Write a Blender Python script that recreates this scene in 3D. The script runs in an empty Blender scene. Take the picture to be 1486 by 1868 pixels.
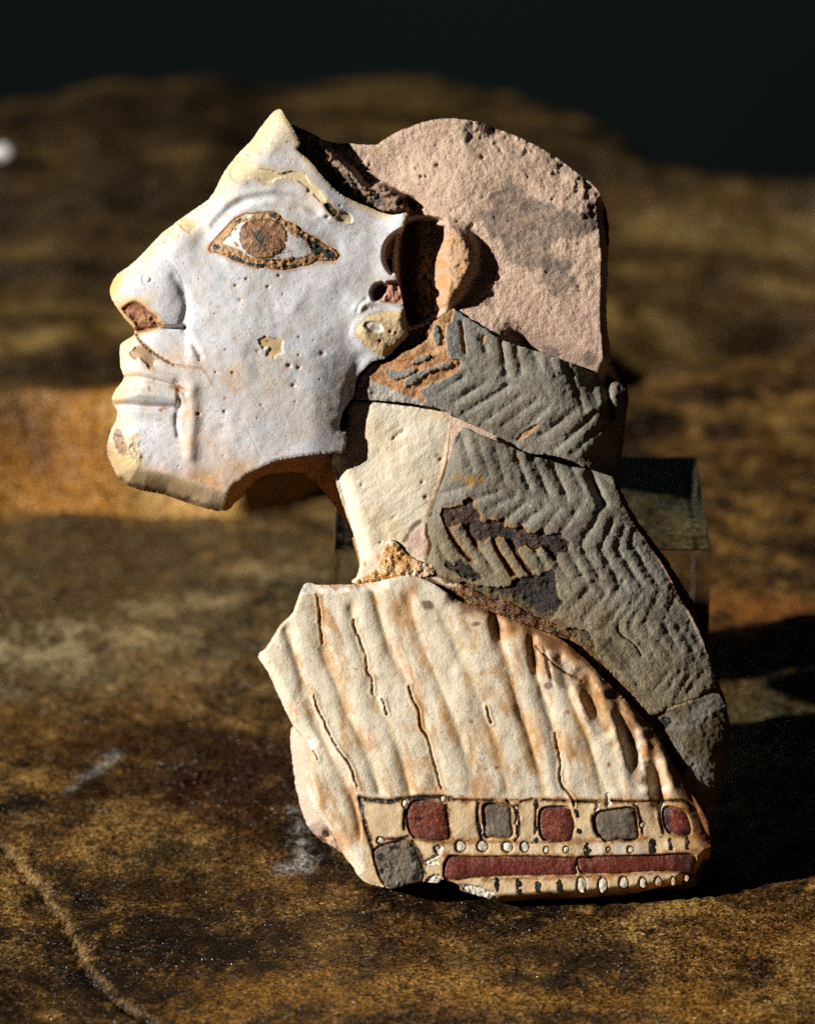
import bpy, math
import numpy as np
from mathutils import Vector, Matrix

scene = bpy.context.scene
COL = scene.collection
# ------------------------------------------------------------------ frame of reference
# The tile stands on a rock slab and leans back against a clear block; 1 unit in its
# own drawing is 0.1 mm.  R, U, W = right / up the tile face / out of the tile face.
S = 1e-4
PHI = math.radians(24.0)
sP, cP = math.sin(PHI), math.cos(PHI)
R_ = np.array([1.0, 0, 0]); U_ = np.array([0, sP, cP]); W_ = np.array([0, -cP, sP])
DP = 7500.0
CX, CY = 743.0, 934.0
YC, WC = 1652.0, 60.0                       # where the tile touches the slab
Cz = ((YC - CY) * cP - WC * sP) * S
Cy = ((YC - CY) * sP + WC * cP) * S
C0 = np.array([0.0, Cy, Cz])

# ------------------------------------------------------------------ camera
cam_d = bpy.data.cameras.new("camera")
cam = bpy.data.objects.new("camera", cam_d)
COL.objects.link(cam)
cam_pos = C0 + W_ * DP * S
cam.matrix_world = Matrix(((1, 0, 0, cam_pos[0]), (0, sP, -cP, cam_pos[1]), (0, cP, sP, cam_pos[2]), (0, 0, 0, 1)))
cam_d.sensor_fit = 'VERTICAL'
cam_d.sensor_height = 36.0
cam_d.sensor_width = 36.0
cam_d.lens = 36.0 * DP / 1868.0
cam_d.clip_start = 0.01
cam_d.clip_end = 50
cam_d.dof.use_dof = True
cam_d.dof.focus_distance = (DP - 125) * S
cam_d.dof.aperture_fstop = cam_d.lens / 11.0
scene.camera = cam
scene.cycles.use_denoising = False
scene.cycles.use_adaptive_sampling = False
scene.cycles.diffuse_bounces = 1
scene.cycles.sample_clamp_indirect = 0.6
scene.cycles.caustics_refractive = False
scene.cycles.caustics_reflective = False
scene.render.resolution_x, scene.render.resolution_y = 814, 1024

# ------------------------------------------------------------------ sky, sun, exposure
L = np.array([-0.845, 0.28, 0.46]); L /= np.linalg.norm(L)
Lw = L[0] * R_ + L[1] * U_ + L[2] * W_
elev = math.asin(Lw[2]); azim = math.atan2(Lw[0], Lw[1])
world = bpy.data.worlds.new("World"); scene.world = world
world.use_nodes = True
wn = world.node_tree.nodes; wl = world.node_tree.links
bg = wn["Background"]; sky = wn.new("ShaderNodeTexSky")
sky.sky_type = 'NISHITA'; sky.sun_disc = False
sky.sun_elevation = elev; sky.sun_rotation = azim
sky.altitude = 30000; sky.air_density = 0.35; sky.dust_density = 0.0; sky.ozone_density = 1.0
wl.new(sky.outputs[0], bg.inputs[0]); bg.inputs[1].default_value = 0.05
sun_d = bpy.data.lights.new("sun", 'SUN'); sun = bpy.data.objects.new("sun", sun_d)
COL.objects.link(sun)
sun_d.energy = 5.0; sun_d.angle = math.radians(0.55); sun_d.color = (1.0, 0.965, 0.90)
sun.rotation_euler = Vector(Lw).to_track_quat('Z', 'Y').to_euler()
sun.location = Vector(Lw) * 1.5
vs = scene.view_settings
vs.view_transform = 'Standard'; vs.look = 'None'; vs.exposure = 0.32; vs.gamma = 1.0
try: vs.use_curve_mapping = False
except Exception: pass

# ------------------------------------------------------------------ numeric helpers
def lin(r, g, b):
    c = np.array([r, g, b], dtype=np.float64) / 255.0
    return np.where(c <= 0.04045, c / 12.92, ((c + 0.055) / 1.055) ** 2.4)

def sst(a, b, x):
    t = np.clip((x - a) / (b - a), 0, 1)
    return t * t * (3 - 2 * t)

def _hash(ix, iy, seed):
    h = (ix.astype(np.int64) * 374761393 + iy.astype(np.int64) * 668265263 + seed * 974634777) & 0xFFFFFFFF
    h = ((h ^ (h >> 13)) * 1274126177) & 0xFFFFFFFF
    h = h ^ (h >> 16)
    return (h & 0xFFFFFF) / float(0xFFFFFF) * 2 - 1

def vnoise(x, y, seed=0):
    xi = np.floor(x); yi = np.floor(y)
    fx = x - xi; fy = y - yi
    fx = fx * fx * fx * (fx * (fx * 6 - 15) + 10); fy = fy * fy * fy * (fy * (fy * 6 - 15) + 10)
    a = _hash(xi, yi, seed); b = _hash(xi + 1, yi, seed)
    c = _hash(xi, yi + 1, seed); d = _hash(xi + 1, yi + 1, seed)
    return (a + (b - a) * fx) * (1 - fy) + (c + (d - c) * fx) * fy

def fbm(x, y, scale, octv=4, seed=0, gain=0.5):
    x = np.asarray(x, dtype=np.float64) / scale; y = np.asarray(y, dtype=np.float64) / scale
    out = 0; amp = 1; tot = 0
    for o in range(octv):
        out = out + amp * vnoise(x * 0.8 + y * 0.6 + 17.3 * o, -x * 0.6 + y * 0.8 - 9.1 * o, seed + o * 13)
        tot += amp; amp *= gain; x = x * 2.03; y = y * 2.03
    return out / tot * 1.6

def P(ox, oy, s, pts):
    return [(ox + a / s, oy + b / s) for a, b in pts]

def catmull(pts, n=6, closed=False):
    p = np.array(pts, dtype=float)
    m = len(p); out = []
    rng = range(m) if closed else range(m - 1)
    for i in rng:
        if closed:
            p0, p1, p2, p3 = p[(i - 1) % m], p[i], p[(i + 1) % m], p[(i + 2) % m]
        else:
            p0, p1, p2, p3 = p[max(i - 1, 0)], p[i], p[i + 1], p[min(i + 2, m - 1)]
        for k in range(n):
            t = k / n
            out.append(0.5 * ((2 * p1) + (-p0 + p2) * t + (2 * p0 - 5 * p1 + 4 * p2 - p3) * t * t + (-p0 + 3 * p1 - 3 * p2 + p3) * t ** 3))
    if not closed: out.append(p[-1])
    return np.array(out)

def resample(pts, step, closed=True):
    p = np.array(pts, dtype=float)
    if closed: p = np.vstack([p, p[:1]])
    seg = np.hypot(*np.diff(p, axis=0).T)
    t = np.concatenate([[0], np.cumsum(seg)])
    n = max(3, int(t[-1] / step))
    q = np.linspace(0, t[-1], n, endpoint=not closed)
    return np.stack([np.interp(q, t, p[:, 0]), np.interp(q, t, p[:, 1])], 1)

class Grid:
    def __init__(self, x0, y0, x1, y1, step):
        self.step = step
        self.xs = np.arange(x0, x1 + step, step); self.ys = np.arange(y0, y1 + step, step)
        self.X, self.Y = np.meshgrid(self.xs, self.ys)
        self.shape = self.X.shape
    def _win(self, ax, ay, bx, by, R):
        i0 = np.searchsorted(self.xs, min(ax, bx) - R); i1 = np.searchsorted(self.xs, max(ax, bx) + R)
        j0 = np.searchsorted(self.ys, min(ay, by) - R); j1 = np.searchsorted(self.ys, max(ay, by) + R)
        return slice(j0, j1), slice(i0, i1)
    def dline(self, pts, R=30, closed=False, smooth=False, near=False):
        """distance to a polyline, capped at R"""
        p = catmull(pts, 5, closed) if smooth else np.array(pts, dtype=float)
        if closed: p = np.vstack([p, p[:1]])
        D = np.full(self.shape, float(R))
        if near: NX = self.X.copy(); NY = self.Y.copy()
        for (ax, ay), (bx, by) in zip(p[:-1], p[1:]):
            w = self._win(ax, ay, bx, by, R)
            X = self.X[w]; Y = self.Y[w]
            if X.size == 0: continue
            dx, dy = bx - ax, by - ay
            l2 = dx * dx + dy * dy + 1e-9
            t = np.clip(((X - ax) * dx + (Y - ay) * dy) / l2, 0, 1)
            qx = ax + t * dx; qy = ay + t * dy
            d = np.hypot(X - qx, Y - qy)
            m = d < D[w]
            D[w] = np.where(m, d, D[w])
            if near:
                NX[w] = np.where(m, qx, NX[w]); NY[w] = np.where(m, qy, NY[w])
        return (D, NX, NY) if near else D
    def dlines(self, lst, R=30, smooth=False):
        D = np.full(self.shape, float(R))
        for l in lst: D = np.minimum(D, self.dline(l, R, smooth=smooth))
        return D
    def inside(self, poly):
        p = np.array(poly, dtype=float); q = np.roll(p, -1, 0)
        ins = np.zeros(self.shape, bool)
        for (ax, ay), (bx, by) in zip(p, q):
            if ay == by: continue
            j0 = np.searchsorted(self.ys, min(ay, by)); j1 = np.searchsorted(self.ys, max(ay, by))
            if j1 <= j0: continue
            yy = self.ys[j0:j1]
            xi = ax + (yy - ay) / (by - ay) * (bx - ax)
            ins[j0:j1] ^= self.X[j0:j1] < xi[:, None]
        return ins
    def sdf(self, poly, R=30, near=False):
        """signed distance to a closed outline (positive inside), capped at R"""
        r = self.dline(poly, R, closed=True, near=near)
        ins = self.inside(poly)
        if near: return np.where(ins, r[0], -r[0]), r[1], r[2]
        return np.where(ins, r, -r)
    def blob(self, poly, edge=1.5, wob=2.0, ws=7.0, seed=1, smooth=True, grow=0.0):
        p = catmull(poly, 4, True) if smooth else poly
        s = self.sdf(p, 25) + fbm(self.X, self.Y, ws, 3, seed) * wob + grow
        return sst(-edge, edge, s)
    def gauss(self, cx, cy, rx, ry=None, ang=0):
        ry = ry or rx
        a = math.radians(ang); dx = self.X - cx; dy = self.Y - cy
        u = dx * math.cos(a) + dy * math.sin(a); v = -dx * math.sin(a) + dy * math.cos(a)
        return np.exp(-(u / rx) ** 2 - (v / ry) ** 2)
    def n(self, scale, octv=4, seed=0, gain=0.5):
        return fbm(self.X, self.Y, scale, octv, seed, gain)

class Paint:
    def __init__(self, G, c, rough=0.6):
        self.c = np.empty(G.shape + (3,)); self.c[...] = lin(*c)
        self.r = np.full(G.shape, float(rough))
    def mix(self, c, m, rough=None):
        m = np.clip(m, 0, 1)
        self.c += (lin(*c) - self.c) * m[..., None]
        if rough is not None: self.r += (rough - self.r) * m
        return self

def toworld(x, y, w):
    k = 1 - w / DP
    u = (x - CX) * k * S; v = (CY - y) * k * S; d = w * S
    return C0 + u[..., None] * R_ + v[..., None] * U_ + d[..., None] * W_

# ------------------------------------------------------------------ materials (all procedural)
def new_mat(name):
    m = bpy.data.materials.new(name); m.use_nodes = True
    nt = m.node_tree
    return m, nt, nt.nodes["Principled BSDF"]

def tile_mat(name, grain_px, bump, var, spec=0.35, pit=0.0, coat=0.0):
    """pigment comes from the piece's own colour layer, grain and pores from noise"""
    m, nt, b = new_mat(name); N = nt.nodes; K = nt.links
    at = N.new("ShaderNodeAttribute"); at.attribute_name = "pigment"
    tc = N.new("ShaderNodeTexCoord")
    n1 = N.new("ShaderNodeTexNoise"); n1.inputs["Scale"].default_value = 1 / (grain_px * S)
    n1.inputs["Detail"].default_value = 3; n1.inputs["Roughness"].default_value = 0.65
    K.new(tc.outputs["Object"], n1.inputs["Vector"])
    mr = N.new("ShaderNodeMapRange"); mr.inputs[1].default_value = 0.3; mr.inputs[2].default_value = 0.7
    mr.inputs[3].default_value = 1 - var; mr.inputs[4].default_value = 1 + var * 0.8
    K.new(n1.outputs[0], mr.inputs[0])
    mx = N.new("ShaderNodeVectorMath"); mx.operation = 'SCALE'
    K.new(at.outputs["Color"], mx.inputs[0]); K.new(mr.outputs[0], mx.inputs["Scale"])
    K.new(mx.outputs[0], b.inputs["Base Color"])
    K.new(at.outputs["Alpha"], b.inputs["Roughness"])
    b.inputs["Specular IOR Level"].default_value = spec
    n2 = N.new("ShaderNodeTexNoise"); n2.inputs["Scale"].default_value = 1 / (grain_px * 0.8 * S)
    n2.inputs["Detail"].default_value = 4; n2.inputs["Roughness"].default_value = 0.7
    K.new(tc.outputs["Object"], n2.inputs["Vector"])
    h = n2.outputs[0]
    if pit > 0:
        v = N.new("ShaderNodeTexVoronoi"); v.inputs["Scale"].default_value = 1 / (grain_px * 2.2 * S)
        K.new(tc.outputs["Object"], v.inputs["Vector"])
        mp = N.new("ShaderNodeMapRange"); mp.inputs[1].default_value = 0.0; mp.inputs[2].default_value = 0.35
        mp.inputs[3].default_value = -pit; mp.inputs[4].default_value = 0
        K.new(v.outputs["Distance"], mp.inputs[0])
        ad = N.new("ShaderNodeMath"); ad.operation = 'ADD'
        K.new(h, ad.inputs[0]); K.new(mp.outputs[0], ad.inputs[1]); h = ad.outputs[0]
    bp = N.new("ShaderNodeBump"); bp.inputs["Strength"].default_value = 1.0
    bp.inputs["Distance"].default_value = bump * S
    K.new(h, bp.inputs["Height"]); K.new(bp.outputs[0], b.inputs["Normal"])
    if coat: b.inputs["Coat Weight"].default_value = coat; b.inputs["Coat Roughness"].default_value = 0.12
    return m

M_GLAZE = tile_mat("white_glaze", 5, 0.9, 0.05, 0.3)
M_CLAY = tile_mat("fired_clay", 5, 4.2, 0.16, 0.15)
M_PLASTER = tile_mat("plaster", 7, 2.0, 0.05, 0.15)
M_HAIR = tile_mat("grey_glaze", 5, 3.2, 0.17, 0.3)
M_ROBE = tile_mat("cream_glaze", 5, 1.4, 0.07, 0.35)
M_INLAY = tile_mat("inlay_glaze", 5, 1.6, 0.2, 0.4)
M_RESIN = tile_mat("resin", 7, 3.5, 0.25, 0.5, coat=0.35)

# ------------------------------------------------------------------ object helpers
def tag(o, label=None, cat=None, group=None, kind=None):
    if label: o["label"] = label
    if cat: o["category"] = cat
    if group: o["group"] = group
    if kind: o["kind"] = kind
    return o

def mesh_obj(name, co, quads, mat, parent=None, col=None, smooth=True, tris=None):
    me = bpy.data.meshes.new(name)
    nq = len(quads); nt = 0 if tris is None else len(tris)
    me.vertices.add(len(co)); me.vertices.foreach_set("co", np.ascontiguousarray(co, dtype=np.float32).ravel())
    loops = np.asarray(quads, dtype=np.int32).ravel()
    st = np.arange(nq, dtype=np.int32) * 4; tot = np.full(nq, 4, np.int32)
    if nt:
        st = np.concatenate([st, nq * 4 + np.arange(nt, dtype=np.int32) * 3])
        tot = np.concatenate([tot, np.full(nt, 3, np.int32)])
        loops = np.concatenate([loops, np.asarray(tris, dtype=np.int32).ravel()])
    me.loops.add(len(loops)); me.loops.foreach_set("vertex_index", loops)
    me.polygons.add(len(st)); me.polygons.foreach_set("loop_start", st); me.polygons.foreach_set("loop_total", tot)
    me.polygons.foreach_set("use_smooth", np.full(len(st), smooth, bool))
    if col is not None:
        a = me.color_attributes.new("pigment", 'FLOAT_COLOR', 'POINT')
        a.data.foreach_set("color", np.ascontiguousarray(col, dtype=np.float32).ravel())
    me.update(calc_edges=True); me.validate()
    me.materials.append(mat)
    o = bpy.data.objects.new(name, me); COL.objects.link(o)
    if parent: o.parent = parent
    return o

def piece(name, poly, step, hf, cf, mat, parent, back=-160, jag=0.8, jscale=6, round_=3.0,
          wall=(150, 110, 80), smooth=True, taper=0.0, levels=5, R=40, cap=False, wrough=0.85, seed=0):
    p = catmull(poly, 5, True) if smooth else np.array(poly, float)
    p = resample(p, 1.6)
    if jag:
        nx = fbm(p[:, 0], p[:, 1], jscale, 3, 71 + seed); ny = fbm(p[:, 0] + 300, p[:, 1], jscale, 3, 72 + seed)
        p = p + np.stack([nx, ny], 1) * jag
    G = Grid(p[:, 0].min() - 3 * step, p[:, 1].min() - 3 * step, p[:, 0].max() + 3 * step, p[:, 1].max() + 3 * step, step)
    s, NX, NY = G.sdf(p, R, near=True)
    h = hf(G, s)
    if round_: h = h - round_ * (1 - np.clip(s / (round_ * 1.5), 0, 1)) ** 2
    pt = cf(G, s, h)
    V = s > 0.35 * step
    cell = V[:-1, :-1] & V[1:, :-1] & V[:-1, 1:] & V[1:, 1:]
    pad = np.pad(cell, 1)
    cnt = pad[:-1, :-1].astype(int) + pad[1:, :-1] + pad[:-1, 1:] + pad[1:, 1:]
    used = cnt > 0; bnd = used & (cnt < 4)
    X = np.where(bnd & (s < 2.2 * step), NX, G.X); Y = np.where(bnd & (s < 2.2 * step), NY, G.Y)
    idx = np.full(G.shape, -1, np.int64); nv = int(used.sum()); idx[used] = np.arange(nv)
    co = [toworld(X[used], Y[used], h[used])]
    cc = [np.concatenate([np.clip(pt.c[used], 0.002, 0.92), np.clip(pt.r[used], 0.05, 1)[:, None]], 1)]
    j, i = np.nonzero(cell)
    quads = [np.stack([idx[j, i], idx[j + 1, i], idx[j + 1, i + 1], idx[j, i + 1]], 1)]
    # side walls
    gy, gx = np.gradient(s, step)
    gl = np.hypot(gx, gy) + 1e-6; gx /= gl; gy /= gl
    bi = np.full(G.shape, -1, np.int64); nb = int(bnd.sum()); bi[bnd] = np.arange(nb)
    bx, by, bh = X[bnd], Y[bnd], h[bnd]; ix, iy = gx[bnd], gy[bnd]
    base = nv
    wl_ = lin(*wall)
    for l in range(levels + 1):
        t = l / levels
        off = taper * t + (fbm(bx + 40 * l, by + bh, 9, 2, 5 + l + seed) * 1.6 * (0 < l) if jag else 0)
        off = np.maximum(off, -0.6)
        ww = bh + (back - bh) * t
        co.append(toworld(bx + ix * off, by + iy * off, ww))
        v = 1 + 0.25 * fbm(bx * 1.0 + 30 * l, by + 11 * l, 14, 3, 9)
        if l == 0: c = 0.5 * pt.c[bnd] + 0.5 * wl_
        else: c = wl_ * v[:, None]
        cc.append(np.concatenate([np.clip(c, 0.002, 0.92), np.full((nb, 1), wrough)], 1))
    def wallq(ja, ia, jb, ib):
        a = bi[ja, ia]; b = bi[jb, ib]
        for l in range(levels):
            o0 = base + l * nb; o1 = o0 + nb
            quads.append(np.stack([o0 + a, o0 + b, o1 + b, o1 + a], 1))
    c = pad[1:-1, 1:-1]
    jj, ii = np.nonzero(c & ~pad[:-2, 1:-1]); wallq(jj, ii, jj, ii + 1)
    jj, ii = np.nonzero(c & ~pad[2:, 1:-1]); wallq(jj + 1, ii + 1, jj + 1, ii)
    jj, ii = np.nonzero(c & ~pad[1:-1, :-2]); wallq(jj + 1, ii, jj, ii)
    jj, ii = np.nonzero(c & ~pad[1:-1, 2:]); wallq(jj, ii + 1, jj + 1, ii + 1)
    if cap:
        off = base + (levels + 1) * nb
        Xc = X + gx * taper * bnd; Yc = Y + gy * taper * bnd
        co.append(toworld(Xc[used], Yc[used], np.full(nv, float(back))))
        cc.append(np.concatenate([np.tile(wl_, (nv, 1)), np.full((nv, 1), wrough)], 1))
        quads.append(np.stack([idx[j, i], idx[j, i + 1], idx[j + 1, i + 1], idx[j + 1, i]], 1) + off)
    co = np.concatenate(co); co[:, 2] = np.maximum(co[:, 2], 0.0004)
    return mesh_obj(name, co, np.concatenate(quads), mat, parent, np.concatenate(cc))

def ell(cx, cy, rx, ry, ang=0, n=14, wob=0.08, seed=0):
    r = np.random.RandomState(seed + int(cx * 7 + cy * 3)); a = math.radians(ang); out = []
    for k in range(n):
        t = 2 * math.pi * k / n; q = 1 + r.uniform(-wob, wob)
        x, y = rx * q * math.cos(t), ry * q * math.sin(t)
        out.append((cx + x * math.cos(a) - y * math.sin(a), cy + x * math.sin(a) + y * math.cos(a)))
    return out

# ------------------------------------------------------------------ ground, ledge, dark wall
def ray_hit(px, py, z):
    d = (px - CX) * S * R_ + (CY - py) * S * U_ - DP * S * W_
    t = (z - cam_pos[2]) / d[2]
    return cam_pos + d * t

def rock_mat(name, warm):
    m, nt, b = new_mat(name); N = nt.nodes; K = nt.links
    tc = N.new("ShaderNodeTexCoord")
    def noise(sc, det, rough=0.6, vec=None, dist=0.0):
        n = N.new("ShaderNodeTexNoise"); n.inputs["Scale"].default_value = sc
        n.inputs["Detail"].default_value = det; n.inputs["Roughness"].default_value = rough
        n.inputs["Distortion"].default_value = dist
        K.new(vec or tc.outputs["Object"], n.inputs["Vector"]); return n.outputs[0]
    def ramp(src, stops):
        r = N.new("ShaderNodeValToRGB"); e = r.color_ramp.elements
        while len(e) < len(stops): e.new(0.5)
        for k, (p, c) in enumerate(stops):
            e[k].position = p; e[k].color = tuple(lin(*c)) + (1,)
        K.new(src, r.inputs[0]); return r.outputs[0]
    def mixc(f, a, c, mode='MIX'):
        mx = N.new("ShaderNodeMix"); mx.data_type = 'RGBA'; mx.blend_type = mode
        if isinstance(f, float): mx.inputs[0].default_value = f
        else: K.new(f, mx.inputs[0])
        K.new(a, mx.inputs[6])
        if isinstance(c, tuple): mx.inputs[7].default_value = tuple(lin(*c)) + (1,)
        else: K.new(c, mx.inputs[7])
        return mx.outputs[2]
    def rng(src, a, b_, c=0.0, d=1.0):
        r = N.new("ShaderNodeMapRange"); r.inputs[1].default_value = a; r.inputs[2].default_value = b_
        r.inputs[3].default_value = c; r.inputs[4].default_value = d; K.new(src, r.inputs[0]); return r.outputs[0]
    big = noise(34, 7, 0.66, dist=0.9)
    base = ramp(big, [(0.34, (15, 10, 7)), (0.45, (44, 29, 14)), (0.54, (88, 63, 30)), (0.66, (148, 114, 60))])
    med = noise(170, 5, 0.7, dist=0.4)
    c = mixc(rng(med, 0.55, 0.72, 0, 0.8), base, (158, 118, 62))
    c = mixc(rng(med, 0.47, 0.36, 0, 0.9), c, (12, 9, 7))
    rust = noise(26, 4, 0.6)
    c = mixc(rng(rust, 0.52, 0.66, 0, 0.38), c, (106, 68, 24))
    at = N.new("ShaderNodeAttribute"); at.attribute_name = "pigment"
    c = mixc(at.outputs["Alpha"], c, at.outputs["Color"])
    gr = noise(1500, 3, 0.7)
    gsc = N.new("ShaderNodeVectorMath"); gsc.operation = 'SCALE'
    K.new(c, gsc.inputs[0]); K.new(rng(gr, 0.36, 0.66, 0.35, 1.9), gsc.inputs["Scale"])
    K.new(gsc.outputs[0], b.inputs["Base Color"])
    # grain: facets of crystal tilt this way and that and glint
    vo = N.new("ShaderNodeTexVoronoi"); vo.inputs["Scale"].default_value = 2300
    K.new(tc.outputs["Object"], vo.inputs["Vector"])
    sub = N.new("ShaderNodeVectorMath"); sub.operation = 'SUBTRACT'; sub.inputs[1].default_value = (0.5, 0.5, 0.5)
    K.new(vo.outputs["Color"], sub.inputs[0])
    sc = N.new("ShaderNodeVectorMath"); sc.operation = 'SCALE'; sc.inputs["Scale"].default_value = 1.0
    K.new(sub.outputs[0], sc.inputs[0])
    bp = N.new("ShaderNodeBump"); bp.inputs["Strength"].default_value = 1.0; bp.inputs["Distance"].default_value = 0.00042
    hs = N.new("ShaderNodeMath"); hs.operation = 'ADD'
    K.new(noise(900, 4, 0.7), hs.inputs[0]); K.new(noise(250, 3, 0.6), hs.inputs[1])
    K.new(hs.outputs[0], bp.inputs["Height"])
    ad = N.new("ShaderNodeVectorMath"); ad.operation = 'ADD'
    K.new(bp.outputs[0], ad.inputs[0]); K.new(sc.outputs[0], ad.inputs[1])
    nm = N.new("ShaderNodeVectorMath"); nm.operation = 'NORMALIZE'; K.new(ad.outputs[0], nm.inputs[0])
    K.new(nm.outputs[0], b.inputs["Normal"])
    b.inputs["Roughness"].default_value = 0.34
    b.inputs["Specular IOR Level"].default_value = 0.32
    return m
M_ROCK = rock_mat("rock", 0)

H_L = 0.0265
base_px = [(-700, 965), (0, 948), (430, 944), (560, 915), (650, 880), (800, 800), (1100, 700), (1486, 640), (2200, 600)]
bw = np.array([ray_hit(a, b, 0.0)[:2] for a, b in base_px])
edge_px = [(-700, 100), (0, 88), (400, 76), (800, 84), (950, 106), (1060, 138), (1110, 170), (1180, 222), (1300, 248), (1486, 262), (2200, 275)]
ew = np.array([ray_hit(a, b, H_L)[:2] for a, b in edge_px])
# crack line of the lower left flake, on the slab
cw = np.array([ray_hit(a, b, 0.0)[:2] for a, b in [(-260, 1330), (-80, 1470), (0, 1535), (45, 1575), (75, 1610), (115, 1668), (145, 1730), (180, 1790), (230, 1833), (290, 1872), (420, 1960), (520, 2050)]])

def ledge_y(x): return np.interp(x, bw[:, 0], bw[:, 1])
def edge_y(x): return np.interp(x, ew[:, 0], ew[:, 1])
def crack_side(X, Y):
    """signed distance (m) to the flake line; negative on the lower, left side"""
    xl = np.interp(-Y, -cw[:, 1], cw[:, 0])
    return (X - xl) * 0.8

def ground_z(X, Y):
    z = fbm(X, Y, 0.06, 3, 3) * 0.0011 + fbm(X, Y, 0.012, 4, 4) * 0.0006 + fbm(X, Y, 0.003, 3, 6) * 0.00022
    sd = crack_side(X, Y) + fbm(X, Y, 0.006, 4, 8, 0.65) * 0.0013
    low = sst(0.0006, -0.0006, sd)
    z = z - low * 0.0009 - np.exp(-((sd + 0.0004) / 0.0005) ** 2) * 0.0012
    near = np.exp(-(X / 0.07) ** 2 - ((Y - 0.005) / 0.04) ** 2)     # flat where the tile stands
    return z * (1 - 0.75 * near) - 0.0006 * near

def pig(X, Y, patches, extra=None):
    n = X.size; out = np.zeros((n, 4)); x = X.ravel(); y = Y.ravel()
    for (pts, rad, c, st, sd) in patches:
        p = np.array([ray_hit(a, b, 0.0)[:2] for a, b in pts])
        d = np.full(n, 1.0)
        for (ax, ay), (bx, by) in zip(p[:-1], p[1:]):
            dx, dy = bx - ax, by - ay; t = np.clip(((x - ax) * dx + (y - ay) * dy) / (dx * dx + dy * dy + 1e-12), 0, 1)
            d = np.minimum(d, np.hypot(x - ax - t * dx, y - ay - t * dy))
        m = np.clip(st * sst(1.0, 0.0, d / rad + fbm(x, y, 0.005, 5, sd, 0.85) * 0.75 + 0.10), 0, 1)
        c = lin(*c)
        a0 = out[:, 3]; a1 = m + a0 * (1 - m)
        out[:, :3] = np.where(a1[:, None] > 1e-6, (out[:, :3] * (a0 * (1 - m))[:, None] + c * m[:, None]) / np.maximum(a1, 1e-6)[:, None], c)
        out[:, 3] = a1
    return out

def sheet(name, xs, ys_of_t, tn, zf, colf):
    t = np.linspace(0, 1, tn)
    X = np.tile(xs, (tn, 1)); Y = ys_of_t(X, t[:, None]); Z = zf(X, Y, t[:, None] + 0 * X)
    n = len(xs); idx = np.arange(tn * n).reshape(tn, n)
    q = np.stack([idx[:-1, :-1], idx[:-1, 1:], idx[1:, 1:], idx[1:, :-1]], -1).reshape(-1, 4)
    co = np.stack([X, Y, Z], -1).reshape(-1, 3)
    return mesh_obj(name, co, q, M_ROCK, None, colf(X, Y))

DUST = (196, 192, 182)
g_patches = [
    ([(543, 1480), (548, 1530), (550, 1575)], 0.0030, DUST, 0.5, 21),
    ([(515, 1580), (560, 1575), (580, 1560)], 0.0042, DUST, 0.3, 27),
    ([(128, 1445), (165, 1415), (205, 1385), (218, 1365)], 0.0022, (150, 150, 146), 0.5, 22),
    ([(250, 1480), (330, 1500)], 0.012, (150, 112, 60), 0.35, 23),
    ([(290, 1545), (350, 1560)], 0.011, (140, 112, 62), 0.45, 24),
    ([(1440, 1700), (1490, 1760)], 0.014, (130, 88, 34), 0.4, 25),
    ([(20, 1300), (120, 1330), (260, 1290)], 0.016, (120, 84, 36), 0.55, 26),
    ([(0, 1220), (300, 1210)], 0.03, (132, 114, 80), 0.55, 28), ([(30, 1110), (560, 1120)], 0.05, (96, 82, 54), 0.5, 33), ([(60, 1000), (600, 1000)], 0.05, (84, 74, 52), 0.55, 34),
    ([(260, 1340), (480, 1390), (330, 1440), (500, 1480)], 0.024, (44, 22, 7), 0.9, 29),
    ([(150, 1600), (450, 1640), (300, 1560)], 0.016, (20, 14, 9), 0.75, 35), ([(260, 1740), (520, 1720)], 0.010, (18, 13, 9), 0.6, 36), ([(20, 1740), (130, 1800)], 0.012, (18, 14, 10), 0.7, 37),
    ([(420, 1830), (800, 1800), (1300, 1830)], 0.016, (150, 104, 40), 0.55, 38), ([(700, 1740), (1100, 1745)], 0.010, (30, 20, 10), 0.5, 39), ([(930, 1780), (1000, 1790)], 0.006, (20, 15, 10), 0.7, 40),
    ([(20, 1180), (120, 1190)], 0.012, (160, 142, 104), 0.85, 41), ([(230, 1160), (330, 1165)], 0.007, (160, 138, 98), 0.9, 42), ([(280, 1110), (380, 1100)], 0.009, (156, 136, 96), 0.8, 43), ([(80, 1150), (140, 1150)], 0.006, (166, 146, 106), 0.8, 44), ([(440, 1040), (560, 1050)], 0.008, (150, 128, 88), 0.8, 45),
    ([(1330, 1370), (1480, 1340)], 0.03, (128, 108, 72), 0.6, 30),
    ([(1330, 1095), (1470, 1110)], 0.012, (150, 92, 38), 0.6, 31),
    ([(20, 1545), (110, 1660), (170, 1770), (250, 1850)], 0.0011, (180, 144, 90), 0.35, 32),
]
gx_ = np.concatenate([np.linspace(-1.2, -0.16, 50), np.linspace(-0.155, 0.155, 400), np.linspace(0.16, 1.2, 50)])
def gy_of(X, t):
    # even on the near part, reaching in under the ledge
    y0 = -0.42; y1 = np.minimum(ledge_y(X) + 0.004, 0.75)
    s = np.where(t < 0.12, -0.24 * (1 - t / 0.12) + y0 * (t < 0), 0)
    return np.where(t < 0.12, y0 + (t / 0.12) * (-0.115 - y0), -0.115 + (t - 0.12) / 0.88 * (y1 + 0.115))
tag(sheet("ground", gx_, gy_of, 470, lambda X, Y, t: ground_z(X, Y), lambda X, Y: pig(X, Y, g_patches)), kind="structure")

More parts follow.
